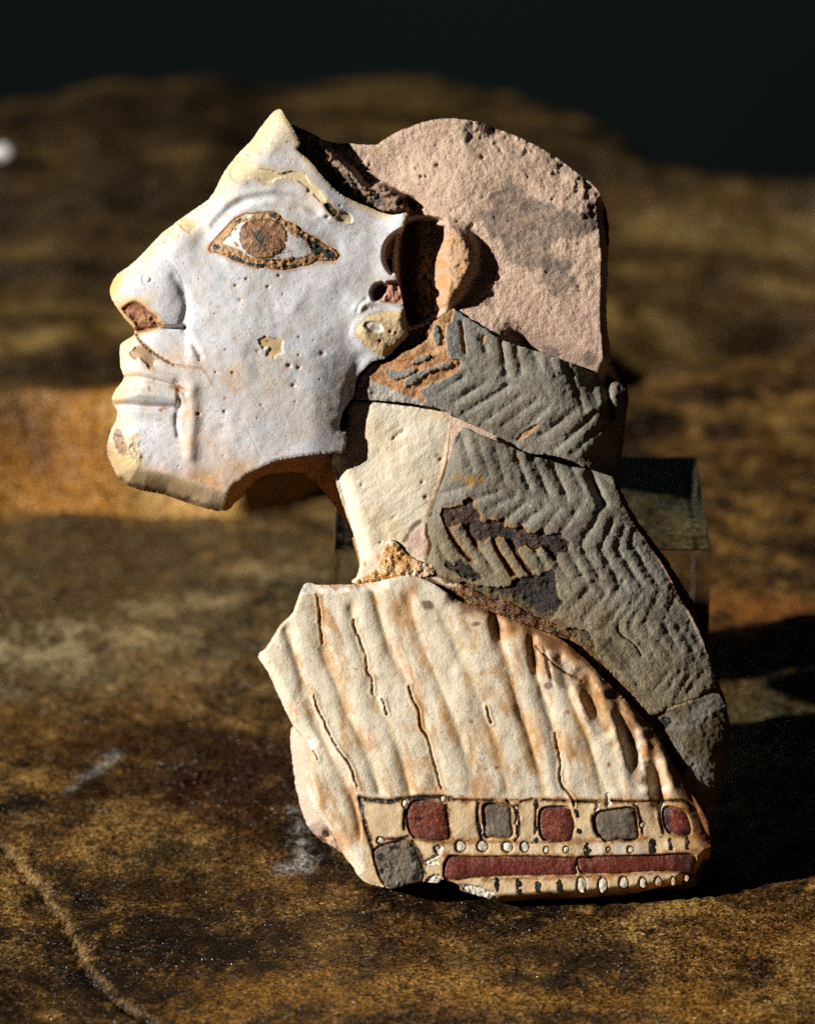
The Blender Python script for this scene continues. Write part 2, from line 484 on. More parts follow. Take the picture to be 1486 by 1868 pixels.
l_patches = []
def ledge_h(X): return H_L * np.interp(X, [-0.2, -0.02, 0.06, 0.3], [1.0, 0.95, 0.12, 0.05])
def ly_of(X, t):
    yb = ledge_y(X) + fbm(X, 0 * X, 0.04, 3, 31) * 0.003; ye = edge_y(X) + fbm(X, 0 * X, 0.08, 2, 32) * 0.003
    return np.where(t < 0.2, yb + 0.010 * (t / 0.2), np.where(t < 0.88, yb + 0.010 + (ye - yb - 0.010) * (t - 0.2) / 0.68, ye + (t - 0.88) / 0.12 * 0.05))
def lz_of(X, Y, t):
    Hh = ledge_h(X) * (1 + 0.10 * fbm(X, 0 * X, 0.04, 3, 36))
    r = sst(0, 0.19, t)
    z = -0.003 + (Hh + 0.003) * r + fbm(X, Y, 0.05, 4, 33) * 0.0028 * sst(0.1, 0.3, t) + fbm(X, Y, 0.010, 3, 34) * 0.0009 * sst(0.1, 0.3, t)
    z = z + (H_L - ledge_h(X)) * sst(0.05, 0.9, t)
    return z - 0.012 * np.clip((t - 0.55) / 0.33, 0, 1) ** 2.2 - 0.55 * np.clip((t - 0.87) / 0.13, 0, 1) ** 1.6
def lcol(X, Y):
    """yellow and rust staining of the broken front face, olive on top"""
    n = X.size; out = np.zeros((n, 4)); x = X.ravel(); y = Y.ravel()
    f = sst(0.016, 0.006, y - ledge_y(x)) * sst(0.06, -0.03, x)
    t_ = (y - ledge_y(x)) / 0.010; k = 0.75 * fbm(x, (y - ledge_y(x)) * 2.6, 0.03, 4, 41) + 0.78 - 0.75 * t_
    c = lin(176, 118, 40) + (lin(214, 166, 92) - lin(176, 118, 40)) * sst(0.0, 0.6, k)[:, None]
    c = c + (lin(92, 52, 16) - c) * sst(0.0, -0.5, k)[:, None]
    st = fbm(x * 0.28, y, 0.017, 4, 44) * 1.15
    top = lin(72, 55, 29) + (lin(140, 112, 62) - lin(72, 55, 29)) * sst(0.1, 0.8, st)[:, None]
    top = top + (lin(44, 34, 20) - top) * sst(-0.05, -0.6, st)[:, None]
    far = sst(0.25, 0.85, (y - ledge_y(x)) / np.maximum(edge_y(x) - ledge_y(x), 0.05) + 0.12 * st); top = top * (1 - 0.66 * far)[:, None]  # loss of light toward the far edge, painted into the top colour
    out[:, :3] = top * (1 - f)[:, None] + c * f[:, None]
    out[:, 3] = 0.82 * (1 - f) + 0.92 * f
    return out
lx_ = np.concatenate([np.linspace(-1.2, -0.22, 40), np.linspace(-0.215, 0.215, 260), np.linspace(0.22, 1.2, 40)])
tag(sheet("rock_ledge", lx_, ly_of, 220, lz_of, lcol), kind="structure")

m, nt, b = new_mat("shaded_wall")
b.inputs["Roughness"].default_value = 0.9; b.inputs["Specular IOR Level"].default_value = 0.1
tcn = nt.nodes.new("ShaderNodeTexCoord"); nn = nt.nodes.new("ShaderNodeTexNoise"); nn.inputs["Scale"].default_value = 0.7
rr = nt.nodes.new("ShaderNodeValToRGB")
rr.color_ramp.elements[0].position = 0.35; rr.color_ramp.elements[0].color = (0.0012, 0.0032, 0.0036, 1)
rr.color_ramp.elements[1].position = 0.75; rr.color_ramp.elements[1].color = (0.0065, 0.0135, 0.0140, 1)  # near-black colours stand in for a wall lying in shade
nt.links.new(tcn.outputs["Object"], nn.inputs["Vector"]); nt.links.new(nn.outputs[0], rr.inputs[0]); nt.links.new(rr.outputs[0], b.inputs["Base Color"])
wv = [(-4, 2.2, -0.8), (4, 2.2, -0.8), (4, 2.2, 3), (-4, 2.2, 3), (-4, 2.3, -0.8), (4, 2.3, -0.8), (4, 2.3, 3), (-4, 2.3, 3)]
wq = [(0, 1, 2, 3), (5, 4, 7, 6), (3, 2, 6, 7), (4, 5, 1, 0), (1, 5, 6, 2), (4, 0, 3, 7)]
tag(mesh_obj("wall", np.array(wv, float), wq, m, None, None, False), "dark backdrop wall far behind the rock ledge, its shade put into the colour", "wall")
M_DARK = m

# ------------------------------------------------------------------ clear block
m, nt, b = new_mat("clear_acrylic")
nt.nodes.remove(b)
tr = nt.nodes.new("ShaderNodeBsdfTransparent"); tr.inputs[0].default_value = (0.80, 0.86, 0.87, 1)
gl = nt.nodes.new("ShaderNodeBsdfGlossy"); gl.inputs["Roughness"].default_value = 0.0
fr = nt.nodes.new("ShaderNodeFresnel"); fr.inputs["IOR"].default_value = 1.49
mxs = nt.nodes.new("ShaderNodeMixShader")
nt.links.new(fr.outputs[0], mxs.inputs[0]); nt.links.new(tr.outputs[0], mxs.inputs[1]); nt.links.new(gl.outputs[0], mxs.inputs[2])
nt.links.new(mxs.outputs[0], nt.nodes["Material Output"].inputs["Surface"])
M_CLEAR = m
m, nt, b = new_mat("polished_acrylic")
b.inputs["Base Color"].default_value = (0.9, 0.93, 0.94, 1); b.inputs["Roughness"].default_value = 0.0
b.inputs["IOR"].default_value = 1.49; b.inputs["Transmission Weight"].default_value = 1.0
M_POLISH = m
BACK = -150.0
pf = toworld(np.array([608.0, 1297.0]), np.array([1003.0, 1003.0]), np.array([BACK - 6, BACK - 6]))
zt = pf[0, 2]; yf = pf[0, 1]
yb = ray_hit(1000, 832, zt)[1]
def block():
    import bmesh
    bm = bmesh.new(); bmesh.ops.create_cube(bm, size=1)
    x0, x1 = pf[0, 0], pf[1, 0]
    for v in bm.verts:
        v.co = Vector((x0 + (v.co.x + .5) * (x1 - x0), yf + (v.co.y + .5) * (yb - yf), 0.0006 + (v.co.z + .5) * (zt - 0.0006)))
    bmesh.ops.bevel(bm, geom=bm.edges[:], offset=0.0004, segments=2, affect='EDGES', profile=0.5)
    bm.normal_update()
    for f in bm.faces: f.material_index = 1 if (f.normal.z > 0.9 or f.normal.y > 0.9) else 0
    me = bpy.data.meshes.new("acrylic_block"); bm.to_mesh(me); bm.free(); me.materials.append(M_CLEAR); me.materials.append(M_POLISH)
    o = bpy.data.objects.new("acrylic_block", me); COL.objects.link(o); return o
blk = block()
tag(blk, "clear acrylic block propping up the tile fragment from behind", "block")

# ------------------------------------------------------------------ the tile fragment
root = bpy.data.objects.new("tile_fragment", None); COL.objects.link(root)
root.location = (0.02, 0.0, 0.0)
bpy.context.view_layer.update()
tag(root, "broken glazed tile fragment of a man's head in profile with braided hair and patterned robe", "tile fragment")
ROOT_INV = Matrix.Translation((-0.02, 0, 0))
def part(*a, **k):
    o = piece(*a, **k)
    o.matrix_parent_inverse = o.parent.matrix_world.inverted() if o.parent is root else Matrix.Identity(4)
    return o

# ---- outlines (0.1 mm units of the tile drawing)
FACE = [(509,199),(499,204),(477,230),(458,257),(438,277),(412,309),(398,335),(388,354),(378,366),(354,382),(321,406),(293,428),(269,454),(241,481),(214,501),(204,517),(201,531),(206,549),(220,570),(228,581),(238,592),(246,604),(242,613),(222,627),(219,641),(220,669),(226,690),(210,713),(204,728),(207,738),(214,750),(212,766),(204,782),(197,806),(196,827),(204,847),(216,871),(232,885),(261,895),(301,903),(341,917),(382,929),(404,931),(413,912),(422,888),(454,863),(479,851),(503,841),(543,833),(584,828),(608,827),(628,823),(631,790),(622,786),(620,774),(626,750),(636,734),(644,722),(650,693),(660,677),(677,661),(690,656),(699,655),(717,641),(737,617),(744,601),(741,578),(736,561),(731,536),(726,519),(720,501),(714,488),(722,449),(737,415),(745,391),(739,388),(717,392),(697,388),(672,378),(644,366),(620,353),(604,339),(588,321),(576,307),(560,289),(541,273),(547,263),(537,240),(527,224),(515,204)]
PROFILE = FACE[:41]
CORE = [(500,240),(530,228),(545,233),(562,239),(585,252),(605,259),(640,262),(680,265),(692,261),(715,245),(740,234),(775,222),(805,217),(835,217),(870,222),(905,235),(940,248),(985,270),(1020,292),(1055,318),(1080,337),(1096,358),(1105,385),(1110,420),(1109,470),(1107,520),(1106,580),(1111,630),(1114,660),(1122,680),(1136,698),(1145,712),(1145,735),(1141,760),(1137,800),(1130,850),(1127,880),(1140,910),(1160,945),(1185,980),(1215,1020),(1240,1060),(1265,1100),(1283,1135),(1296,1190),(1303,1230),(1317,1260),(1327,1300),(1331,1350),(1329,1385),(1319,1420),(1314,1450),(1303,1488),(1292,1520),(1291,1560),(1281,1596),(1250,1624),(1150,1644),(1000,1653),(915,1650),(850,1612),(760,1600),(690,1600),(612,1548),(585,1532),(562,1508),(545,1460),(536,1410),(531,1370),(531,1332),(545,1318),(580,1280),(600,1200),(625,1100),(648,1064),(654,1052),(656,1035),(650,1008),(641,977),(626,947),(606,917),(586,892),(567,874),(545,863),(512,862),(482,868),(458,885),(434,913),(410,932),(390,900),(470,700),(470,400)]
NECK = P(540,820,4.644,[(470,-395),(700,-395),(1300,-300),(1330,-130),(1310,100),(1250,260),(1190,420),(1140,560),(1120,660),(1150,820),(1120,950),(1180,1120),(800,1140),(500,1135),(470,1115),(510,1080),(540,960),(500,760),(440,590),(370,390),(330,240),(300,100),(350,-50),(430,-250)])
HAIR1 = P(620,560,2.752,[(75,460),(82,420),(90,380),(150,295),(185,280),(250,265),(330,225),(400,190),(435,155),(430,110),(490,60),(560,10),(575,15),(640,55),(720,105),(800,160),(900,195),(1000,225),(1100,260),(1220,310),(1310,350),(1345,352),(1385,372),(1425,405),(1440,450),(1440,500),(1418,600),(1398,700),(1380,790),(1360,826),(1250,810),(1150,770),(1050,741),(950,735),(860,684),(760,634),(650,585),(560,546),(480,506),(380,488),(250,473),(130,466)])
HAIR2 = P(580,740,1.955,[(490,112),(520,80),(545,90),(600,113),(700,154),(800,190),(900,210),(970,229),(1036,240),(1060,290),(1110,400),(1180,500),(1240,590),(1290,690),(1350,790),(1398,920),(1416,1000),(1398,1012),(1330,1050),(1260,1070),(1182,1103),(1140,1055),(1095,1008),(1020,935),(960,875),(900,815),(850,780),(780,765),(700,715),(600,690),(500,648),(400,614),(388,560),(405,500),(390,440),(400,400),(430,300),(452,240),(470,180)])
HAIR3 = P(900,1040,3.23,[(925,852),(1080,793),(1200,758),(1300,724),(1360,790),(1380,900),(1380,1070),(1335,1150),(1345,1250),(1325,1350),(1290,1440),(1265,1462),(1240,1440),(1160,1310),(1095,1195),(1010,1052)])
ROBE = [(556,1065),(580,1067),(605,1067),(640,1066),(665,1064),(695,1060),(729,1051),(763,1054),(796,1069),(830,1093),(870,1108),(910,1122),(958,1140),(990,1152),(1015,1162),(1040,1180),(1071,1208),(1102,1240),(1143,1280),(1180,1318),(1202,1352),(1228,1398),(1252,1434),(1280,1480),(1289,1500),(1293,1530),(1294,1562),(1279,1572),(1268,1590),(1259,1606),(1236,1614),(1205,1618),(1159,1628),(1097,1634),(1035,1638),(973,1640),(914,1645),(885,1637),(843,1625),(835,1613),(808,1604),(796,1611),(772,1608),(746,1612),(716,1621),(701,1619),(669,1610),(654,1598),(642,1578),(627,1560),(612,1530),(592,1500),(572,1474),(561,1444),(557,1424),(558,1407),(567,1390),(564,1370),(561,1353),(544,1336),(527,1309),(515,1282),(504,1259),(487,1222),(473,1203),(472,1192),(482,1185),(497,1165),(514,1138),(532,1121),(541,1101)]

# ---- clay core -----------------------------------------------------------------
EAR = P(630,370,5.944,[(700,190),(900,160),(1100,200),(1280,290),(1390,450),(1420,620),(1370,780),(1270,960),(1130,1110),(960,1230),(800,1330),(640,1300),(560,700),(600,300)])
STRIP = P(520,210,5.715,[(60,160),(240,180),(330,230),(450,320),(560,420),(690,530),(780,630),(860,720),(1000,700),(1180,790),(1270,860),(1280,980),(1150,1050),(900,1000),(700,880),(400,700),(100,420)])
def h_core(G, s):
    X, Y = G.X, G.Y
    head = sst(760, 560, Y)
    h = 14 + 0 * X
    h = h + 32 * sst(700, 862, X) * sst(230, 420, Y)
    h = h - 44 * sst(640, 700, Y - (X - 1090) * 0.45) * sst(900, 960, X)
    h = h + 18 * G.gauss(830, 330, 90, 60) + 6 * G.gauss(1000, 480, 90, 120)
    # bevelled shoulder at the top right
    q = (X - 905) * 0.56 - (Y - 262) * 0.83 + 0 * X
    band = G.dline([(900,232),(985,268),(1055,318),(1085,345),(1100,380)], 70)
    h = h - 24 * (1 - np.clip((band + G.n(24, 3, 58) * 8) / 62, 0, 1)) ** 1.3
    # rim at right and lower right rolls right away
    edge = G.dline([(1100,370),(1110,470),(1107,580),(1114,660)], 60)
    h = h - 60 * (1 - np.clip(edge / 15, 0, 1)) ** 2
    edge2 = G.dline([(1122,680),(1145,720),(1137,800),(1127,880),(1160,945),(1215,1020),(1265,1100),(1296,1190),(1327,1300),(1330,1370),(1314,1450),(1292,1520),(1288,1580)], 60)
    h = h - 75 * (1 - np.clip(edge2 / 34, 0, 1)) ** 1.6
    # rough strip above the brow, raised
    ss = G.sdf(catmull(STRIP, 4, True), 30)
    h = h + 34 * sst(-3, 10, ss) + sst(0, 6, ss) * (G.n(18, 4, 51) * 7 + G.n(6, 3, 52) * 4)
    # ear mound with hollow on its near side
    es = G.sdf(catmull(EAR, 4, True), 40)
    crest = G.dline([(745,402),(780,412),(815,430),(840,462),(842,500),(825,540),(800,575)], 60, smooth=True)
    mound = (3 * np.exp(-(crest / 20) ** 2) + 30 * sst(722, 822, X + 0.18 * (Y - 500)) + sst(0, 8, es) * (G.n(9, 4, 59, 0.6) * 2.2)) * sst(-14, 16, es)
    h = np.where(es > -6, h * (1 - 0.72 * sst(-6, 3, es) * sst(820, 800, X)), h) + mound
    lowl = sst(820, 775, X) * sst(-2, 8, es)
    h = h - 24 * lowl - 3 * sst(0, -10, es) * np.exp(-(np.minimum(0, es + 8) / 12) ** 2) * sst(810, 840, X) * sst(440, 500, Y)
    # arch below the jaw and neck side: a rounded edge
    e3 = G.dline([(410,932),(434,913),(458,885),(482,868),(512,862),(545,863),(567,874),(606,917),(641,977),(656,1035)], 70)
    h = h - 70 * (1 - np.clip(e3 / 55, 0, 1)) ** 1.4 * sst(1070, 1040, Y)
    e4 = G.dline([(531,1332),(531,1370),(545,1460),(562,1508),(612,1548),(690,1600)], 60)
    h = h - 46 * (1 - np.clip(e4 / 34, 0, 1)) ** 2 + 24 * sst(1300, 1360, Y) * sst(640, 600, X)
    hole = G.gauss(598, 1523, 8, 8); h = h - 22 * hole
    h = h + (G.n(42, 3, 53) * 2.0 + G.n(8, 4, 54, 0.65) * 1.3) * (0.25 + 0.75 * head) + G.n(14, 3, 55) * 0.7
    h = h + G.n(9, 3, 56) * 2.6 * (1 - np.clip(band / 55, 0, 1))
    h = h - 4.0 * sst(1.05, 1.4, G.n(8, 2, 57)) * head
    for (x, y, r, d) in [(752,372,7,14),(740,366,9,10),(798,302,4,8),(768,322,3.4,7),(776,322,3,6),(880,288,4,8),(862,412,5,5)]:
        h = h - d * G.gauss(x, y, r)
    cr = G.dline([(857,475),(872,470),(882,463)], 8, smooth=True); h = h - 3 * np.exp(-(cr / 1.8) ** 2)
    return h
GREYP = [(905,352),(932,330),(945,338),(960,360),(990,372),(1010,388),(1040,376),(1075,385),(1090,405),(1080,430),(1050,440),(1010,450),(1000,462),(1030,470),(1045,500),(1040,530),(1010,530),(985,510),(965,490),(940,478),(920,462),(905,440),(880,418),(885,390)]
def c_core(G, s, h):
    pt = Paint(G, (224, 193, 168), 0.9)
    n1 = G.n(60, 4, 61); n2 = G.n(14, 4, 62); n3 = G.n(5, 2, 63)
    pt.mix((214, 181, 157), sst(0, 0.8, n1)); pt.mix((226, 196, 170), sst(0.0, 0.9, n2) * 0.55)
    pt.mix((170, 138, 116), sst(-0.4, -1.0, n2) * 0.5); pt.mix((232, 208, 186), sst(0.3, 1.0, n3) * 0.5)
    pt.mix((210, 178, 158), sst(470, 620, G.Y) * sst(860, 1000, G.X) * 0.7)
    g = G.blob(GREYP, 6, 14, 18, 64) * np.clip(0.74 + 0.28 * n2 + 0.12 * n3, 0, 1)
    pt.mix((136, 120, 110), g)
    for q in [(888,550,10),(960,640,14),(1005,648,18),(930,630,12),(1075,655,16)]:
        pt.mix((134, 114, 106), 0.75 * sst(0.35, 0.6, G.gauss(q[0], q[1], q[2]) + 0.15 * n2))
    pt.mix((190, 130, 60), 0.9 * G.gauss(958, 407, 3.5) + 0.5 * G.gauss(930, 393, 3))
    ss = G.sdf(catmull(STRIP, 4, True), 30)
    st = sst(-2, 5, ss)
    pt.mix((150, 122, 102), st * 0.75); pt.mix((104, 98, 94), st * sst(0.1, 0.5, G.n(24, 3, 65)) * sst(300, 340, G.Y) * 0.9)
    pt.mix((78, 44, 20), st * G.gauss(738, 368, 16, 14) * 1.2, 0.4)
    pt.mix((96, 62, 34), 0.9 * G.blob(P(520,210,5.715,[(1265,820),(1340,850),(1375,970),(1320,985),(1275,940)]), 1, 1.5, 5, 66), 0.35)
    es = G.sdf(catmull(EAR, 4, True), 40)
    pt.mix((130, 80, 44), sst(-2, 6, es) * sst(735, 800, G.X) * sst(0.1, 0.8, n2) * 0.8); pt.mix((216, 164, 112), sst(-2, 6, es) * sst(735, 800, G.X) * sst(405, 450, G.Y) * (0.62 + 0.4 * n2 + 0.2 * n3))
    pt.mix((64, 34, 22), sst(-2, 6, es) * sst(785, 755, G.X) * 0.95)  # shadow of the ear recess, painted into the clay colour
    och = sst(690, 640, G.X) * sst(800, 860, G.Y) * sst(1075, 1050, G.Y)
    pt.mix((196, 140, 78), och * 0.92); pt.mix((150, 96, 48), och * sst(0.1, 0.7, n2) * 0.5)
    pk = sst(1280, 1330, G.Y) * sst(680, 620, G.X)
    pt.mix((236, 206, 184), pk * 0.9); pt.mix((150, 110, 76), G.gauss(600, 1522, 15, 12) * (0.6 + 0.5 * n3) + 0.7 * sst(0.4, 0.9, n3) * G.gauss(605, 1535, 34, 22))
    rs = sst(40, 10, G.dline([(1145,720),(1127,880),(1215,1020),(1296,1190),(1330,1370),(1292,1520)], 60))
    pt.mix((92, 70, 56), rs * 0.85); pt.mix((180, 130, 110), rs * sst(0.45, 0.9, n2) * 0.7)  # darker tone paints in the shade of the rim turning away at right
    bt = sst(1560, 1640, G.Y) * sst(700, 800, G.X); pt.mix((70, 44, 26), bt * 0.9)  # underside shade along the base, painted into the clay
    return pt
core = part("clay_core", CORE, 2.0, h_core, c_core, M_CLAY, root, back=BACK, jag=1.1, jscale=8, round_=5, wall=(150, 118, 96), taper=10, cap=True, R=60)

# ---- neck (plaster fill) -------------------------------------------------------
def h_neck(G, s):
    h = 38 + 0 * G.X + 6 * G.gauss(740, 850, 90, 160) + 16 * sst(1000, 1060, G.Y)
    e = G.dline([(611,850),(640,950),(656,1010)], 50, smooth=True)
    h = h - 16 * (1 - np.clip(e / 28, 0, 1)) ** 2
    u = G.X * 0.8 - G.Y * 0.6; v = G.X * 0.6 + G.Y * 0.8
    h = h + fbm(v * 1.0, u * 0.25, 9, 4, 81, 0.7) * 0.45 + G.n(50, 3, 82) * 2.0
    h = h + 1.6 * np.exp(-((G.dline([(832,775),(820,850),(800,920),(782,975)], 40, smooth=True) - 9) / 4) ** 2)
    for (x, y, r, d) in [(727,793,8,4),(735,788,5,3),(718,800,4,4),(660,885,4,3),(770,880,4,3),(803,838,4,4),(776,907,4,4),(694,990,3,4),(718,945,5,2)]: h = h - d * G.gauss(x, y, r, r * .6, -40)
    return h
def c_neck(G, s, h):
    pt = Paint(G, (241, 228, 203), 0.75)
    n = G.n(70, 4, 83); n2 = G.n(10, 3, 84)
    pt.mix((238, 214, 174), sst(-0.2, 0.8, n) * 0.7); pt.mix((248, 238, 214), sst(0.2, 0.9, n2) * 0.4)
    pt.mix((222, 182, 130), sst(26, 6, s) * 0.5 * sst(740, 800, G.X)); pt.mix((246, 218, 190), sst(980, 1040, G.Y) * 0.8)
    pk = G.blob(P(540,820,4.644,[(930,770),(985,700),(1050,660),(1130,665),(1160,800),(1110,880),(960,920)]), 2, 2, 9, 85)
    pt.mix((230, 196, 176), pk * 0.9)
    gr = G.dline([(738,985),(752,962),(765,950)], 12, smooth=True)
    pt.mix((92, 62, 34), sst(6, 2, gr + n2 * 3) * 0.8)
    for x, y in [(803,838),(776,907),(665,1028),(690,1016),(795,830)]: pt.mix((176, 112, 50), 0.7 * G.gauss(x, y, 4, 5))
    return pt
part("neck", NECK, 1.9, h_neck, c_neck, M_PLASTER, root, back=-30, jag=0.6, round_=6, wall=(196, 140, 78))

# ---- face ----------------------------------------------------------------------
BROW = P(390,280,5.504,[(165,200),(200,120),(300,85),(380,110),(470,150),(600,180),(650,200),(750,180),(850,190),(915,220),(960,290),(1040,360),(1110,440),(1130,490),(1090,505),(1040,460),(990,410),(940,390),(930,340),(860,290),(800,260),(720,240),(620,255),(580,290),(510,290),(440,260),(380,240),(280,260),(190,260)])
BROWT = P(390,280,5.504,[(1110,510),(1160,500),(1210,550),(1250,590),(1215,635),(1150,580)])
BROWE = P(390,280,5.504,[(1230,640),(1270,580),(1340,590),(1390,640),(1380,690),(1310,700),(1240,670)])
EYE = P(370,370,5.715,[(75,500),(90,430),(150,360),(215,290),(300,205),(400,130),(520,112),(690,95),(780,110),(860,190),(950,220),(1000,270),(1100,330),(1200,390),(1290,450),(1360,480),(1410,560),(1370,600),(1270,600),(1170,600),(1110,640),(1000,660),(860,695),(740,690),(660,660),(560,680),(450,640),(350,610),(260,560),(150,520)])
NOSTRIL = P(190,460,5.838,[(190,590),(310,520),(400,545),(480,620),(570,690),(580,740),(635,780),(540,830),(400,860),(345,850),(335,790),(270,710),(210,650)])
LIPCRACK = P(190,460,5.838,[(350,880),(375,935),(430,985),(520,1070),(650,1150),(740,1200),(880,1225),(1040,1235),(1100,1300),(1160,1420)])
LIPPATCH = P(190,460,5.838,[(275,1080),(330,1020),(420,990),(540,1110),(545,1170),(490,1260),(440,1190),(380,1130),(330,1140)])
CHEEKP = P(180,540,2.477,[(720,200),(750,180),(830,200),(830,255),(790,280),(755,270),(775,225),(740,240)])
NOSEP = P(180,180,2.477,[(360,560),(400,540),(440,550),(450,580),(410,605),(370,585)])
EARH = P(630,370,5.944,[(640,285),(520,350),(440,450),(415,580),(440,680),(500,760),(505,690),(560,570),(640,350)])
EARB = P(630,370,5.944,[(430,870),(560,850),(600,990),(605,1090),(370,1070),(430,1000)])
PITS = [(430,521,3.4,6),(450,509,3.4,6),(509,503,3.6,6),(489,523,3.6,6),(439,508,2,3),(527,667,5,8),(545,671,4,6),(588,645,6,5),(535,703,4,6),(410,751,4,6),(362,755,3.6,8),(424,680,2.8,5),(394,679,2.8,5),(477,739,3,3),(539,733,3,3),(545,648,2.5,4),(597,396,4,8),(300,441,3.5,3),(438,547,4,3),(470,640,4,3),(412,727,4,2),(546,615,2.4,4),(412,638,2.4,4)]
def wobble(G, a, sc=9, seed=1): return G.n(sc, 3, seed) * a
def h_face0(G, edge=True):
    X, Y = G.X, G.Y
    h = 74 + 24 * G.gauss(440, 610, 190, 250) + 0 * X
    h = h - 20 * sst(560, 660, X) * sst(560, 700, Y)
    h = h + 4 * G.gauss(500, 240, 40, 60)
    # rounded profile edge
    dp = G.dline(PROFILE, 80)
    h = h - 30 * (1 - np.clip(dp / 46, 0, 1)) ** 2.2
    du = G.dline([(196,838),(216,871),(232,885),(261,895),(301,903),(341,917),(382,929),(410,934)], 80)
    h = h - 62 * (1 - np.clip(du / 40, 0, 1)) ** 1.5
    # brow, socket, lid
    bl = G.dline([(400,330),(440,315),(490,312),(540,320),(580,345),(610,385)], 70, smooth=True)
    h = h + 9 * np.exp(-(bl / 24) ** 2)
    h = h - 14 * G.gauss(372, 425, 34, 46, -30) - 7 * G.gauss(420, 385, 30, 16, -30) - 7 * G.gauss(620, 430, 50, 40)
    h = h + 9 * G.gauss(497, 440, 78, 40)
    lid = G.dline([(392,412),(418,383),(450,366),(500,358),(548,368),(578,384)], 40, smooth=True)
    h = h - 2.4 * np.exp(-(lid / 8.5) ** 2) + 2 * np.exp(-((lid - 12) / 7) ** 2)
    # nose wing and nostril
    bot = sst(600, 592, Y - (X - 300) * -0.06)
    wing = np.clip(1 - ((X - 292) / np.where(X > 292, 47, 95)) ** 2 - ((Y - 556) / np.where(Y > 556, 52, 85)) ** 2, 0, 1) ** 0.9
    h = h + 10 * wing * bot
    wc = G.dline([(318,505),(332,528),(340,555),(339,580),(334,594)], 30, smooth=True)
    h = h - 3 * np.exp(-(wc / 8) ** 2)
    h = h - 9 * (1 - bot) * sst(352, 335, X) * sst(690, 600, Y)
    nl = G.dline([(336,598),(343,610),(352,626),(366,650)], 25, smooth=True); h = h - 4.5 * np.exp(-(nl / 6) ** 2)
    ns = G.sdf(catmull(NOSTRIL, 4, True), 25); h = h - 11 * sst(-2, 7, ns) + sst(0, 4, ns) * (G.n(9, 3, 91) * 4)
    # lips
    g1 = G.dline([(222,691),(250,688),(290,696),(320,705),(338,716)], 30, smooth=True); h = h - 7 * np.exp(-(g1 / 4.6) ** 2)
    lip = G.dline([(205,722),(250,718),(300,722),(322,726)], 30, smooth=True); h = h + 8 * np.exp(-(lip / 11) ** 2)
    up = G.dline([(225,675),(262,676),(310,694)], 30, smooth=True); h = h + 5 * np.exp(-(up / 10) ** 2)
    g2 = G.dline([(206,740),(230,739),(270,742),(326,744)], 30, smooth=True); h = h - 10 * np.exp(-(g2 / 6) ** 2)
    mc = G.dline([(326,712),(327,740),(322,765),(326,795)], 30, smooth=True); h = h - 4 * np.exp(-(mc / 5) ** 2)
    rg = G.dline([(350,712),(352,760),(347,830)], 40, smooth=True); h = h + 6 * np.exp(-(rg / 13) ** 2)
    h = h - 6 * G.gauss(255, 768, 46, 18)
    h = h - 4 * sst(0, 6, G.sdf(catmull(ell(219,807,11,27,-16), 3, True), 20)) + G.gauss(232,822,30,30) * G.n(9, 4, 92) * 3
    # front of the ear
    h = h + 14 * G.gauss(735, 400, 20, 22) - 8 * G.gauss(680, 440, 34, 60) + 5 * G.gauss(662, 590, 26, 40)
    eh = G.sdf(catmull(EARH, 4, True), 25); h = h - 62 * sst(-6, 10, eh)
    h = h - 34 * sst(-5, 7, G.sdf(catmull(ell(691,532,12,17,30), 3, True), 25))
    eb = G.sdf(catmull(EARB, 3, True), 20); h = h - 9 * sst(-2, 4, eb) + sst(0, 4, eb) * G.n(8, 3, 93) * 3
    hx = G.dline([(655,562),(668,552),(700,553),(730,566)], 25, smooth=True); h = h + 6 * np.exp(-(hx / 8) ** 2)
    hg = G.dline([(652,566),(656,556),(668,546)], 15, smooth=True); h = h - 4 * np.exp(-(hg / 4) ** 2)
    jw = G.dline([(655,655),(646,700),(636,735),(622,775)], 40, smooth=True); h = h - 3 * np.exp(-(jw / 12) ** 2)
    # losses and cracks
    h = h - 3.2 * sst(-1, 1.5, G.sdf(catmull(BROW, 3, True), 12) + wobble(G, 1.2)) - 3 * sst(-1, 1.5, G.sdf(catmull(BROWE, 3, True), 12))
    h = h - 4 * sst(-1, 1.5, G.sdf(catmull(BROWT, 3, True), 12))
    for pl in (CHEEKP, NOSEP): h = h - 2.6 * sst(-1, 1.2, G.sdf(pl, 12) + wobble(G, 1.5, 6))
    h = h - 3.5 * sst(-1, 1.5, G.sdf(catmull(LIPPATCH, 3, True), 12) + wobble(G, 2, 6))
    lc = G.dline(LIPCRACK, 12) + wobble(G, 0.9, 5, 94); wd = np.interp(X, [245, 262, 317, 341, 368, 390], [2.2, 3.0, 1.9, 0.9, 1.3, 0.8])
    h = h - np.interp(X, [245, 310, 345, 390], [8, 6, 0.8, 0.6]) * np.exp(-(lc / wd) ** 2)
    h = h - 0.4 * np.exp(-(G.dline(P(180,760,3.911,[(1020,20),(1060,80),(1110,180),(1140,260),(1195,330)]), 10) / 1.4) ** 2)
    for (x, y, r, d) in PITS: h = h - 0.6 * d * G.gauss(x, y, r * 0.85, r * 0.7)
    h = h - 2.6 * np.exp(-((np.hypot(X - 268, (Y - 509) * 1.1) - 8) / 2) ** 2)
    h = h + G.n(60, 3, 95) * 2.0 + G.n(14, 4, 96, 0.6) * 0.28 - 2.5 * sst(1.28, 1.5, G.n(7, 2, 97))
    return h
def h_face(G, s):
    h = h_face0(G)
    h = h + 3 * sst(-16, -2, G.sdf(catmull(LOBE, 3, True), 20))
    h = h - 4 * sst(-2, 2, G.sdf(catmull(EYE, 3, True), 12))
    return h
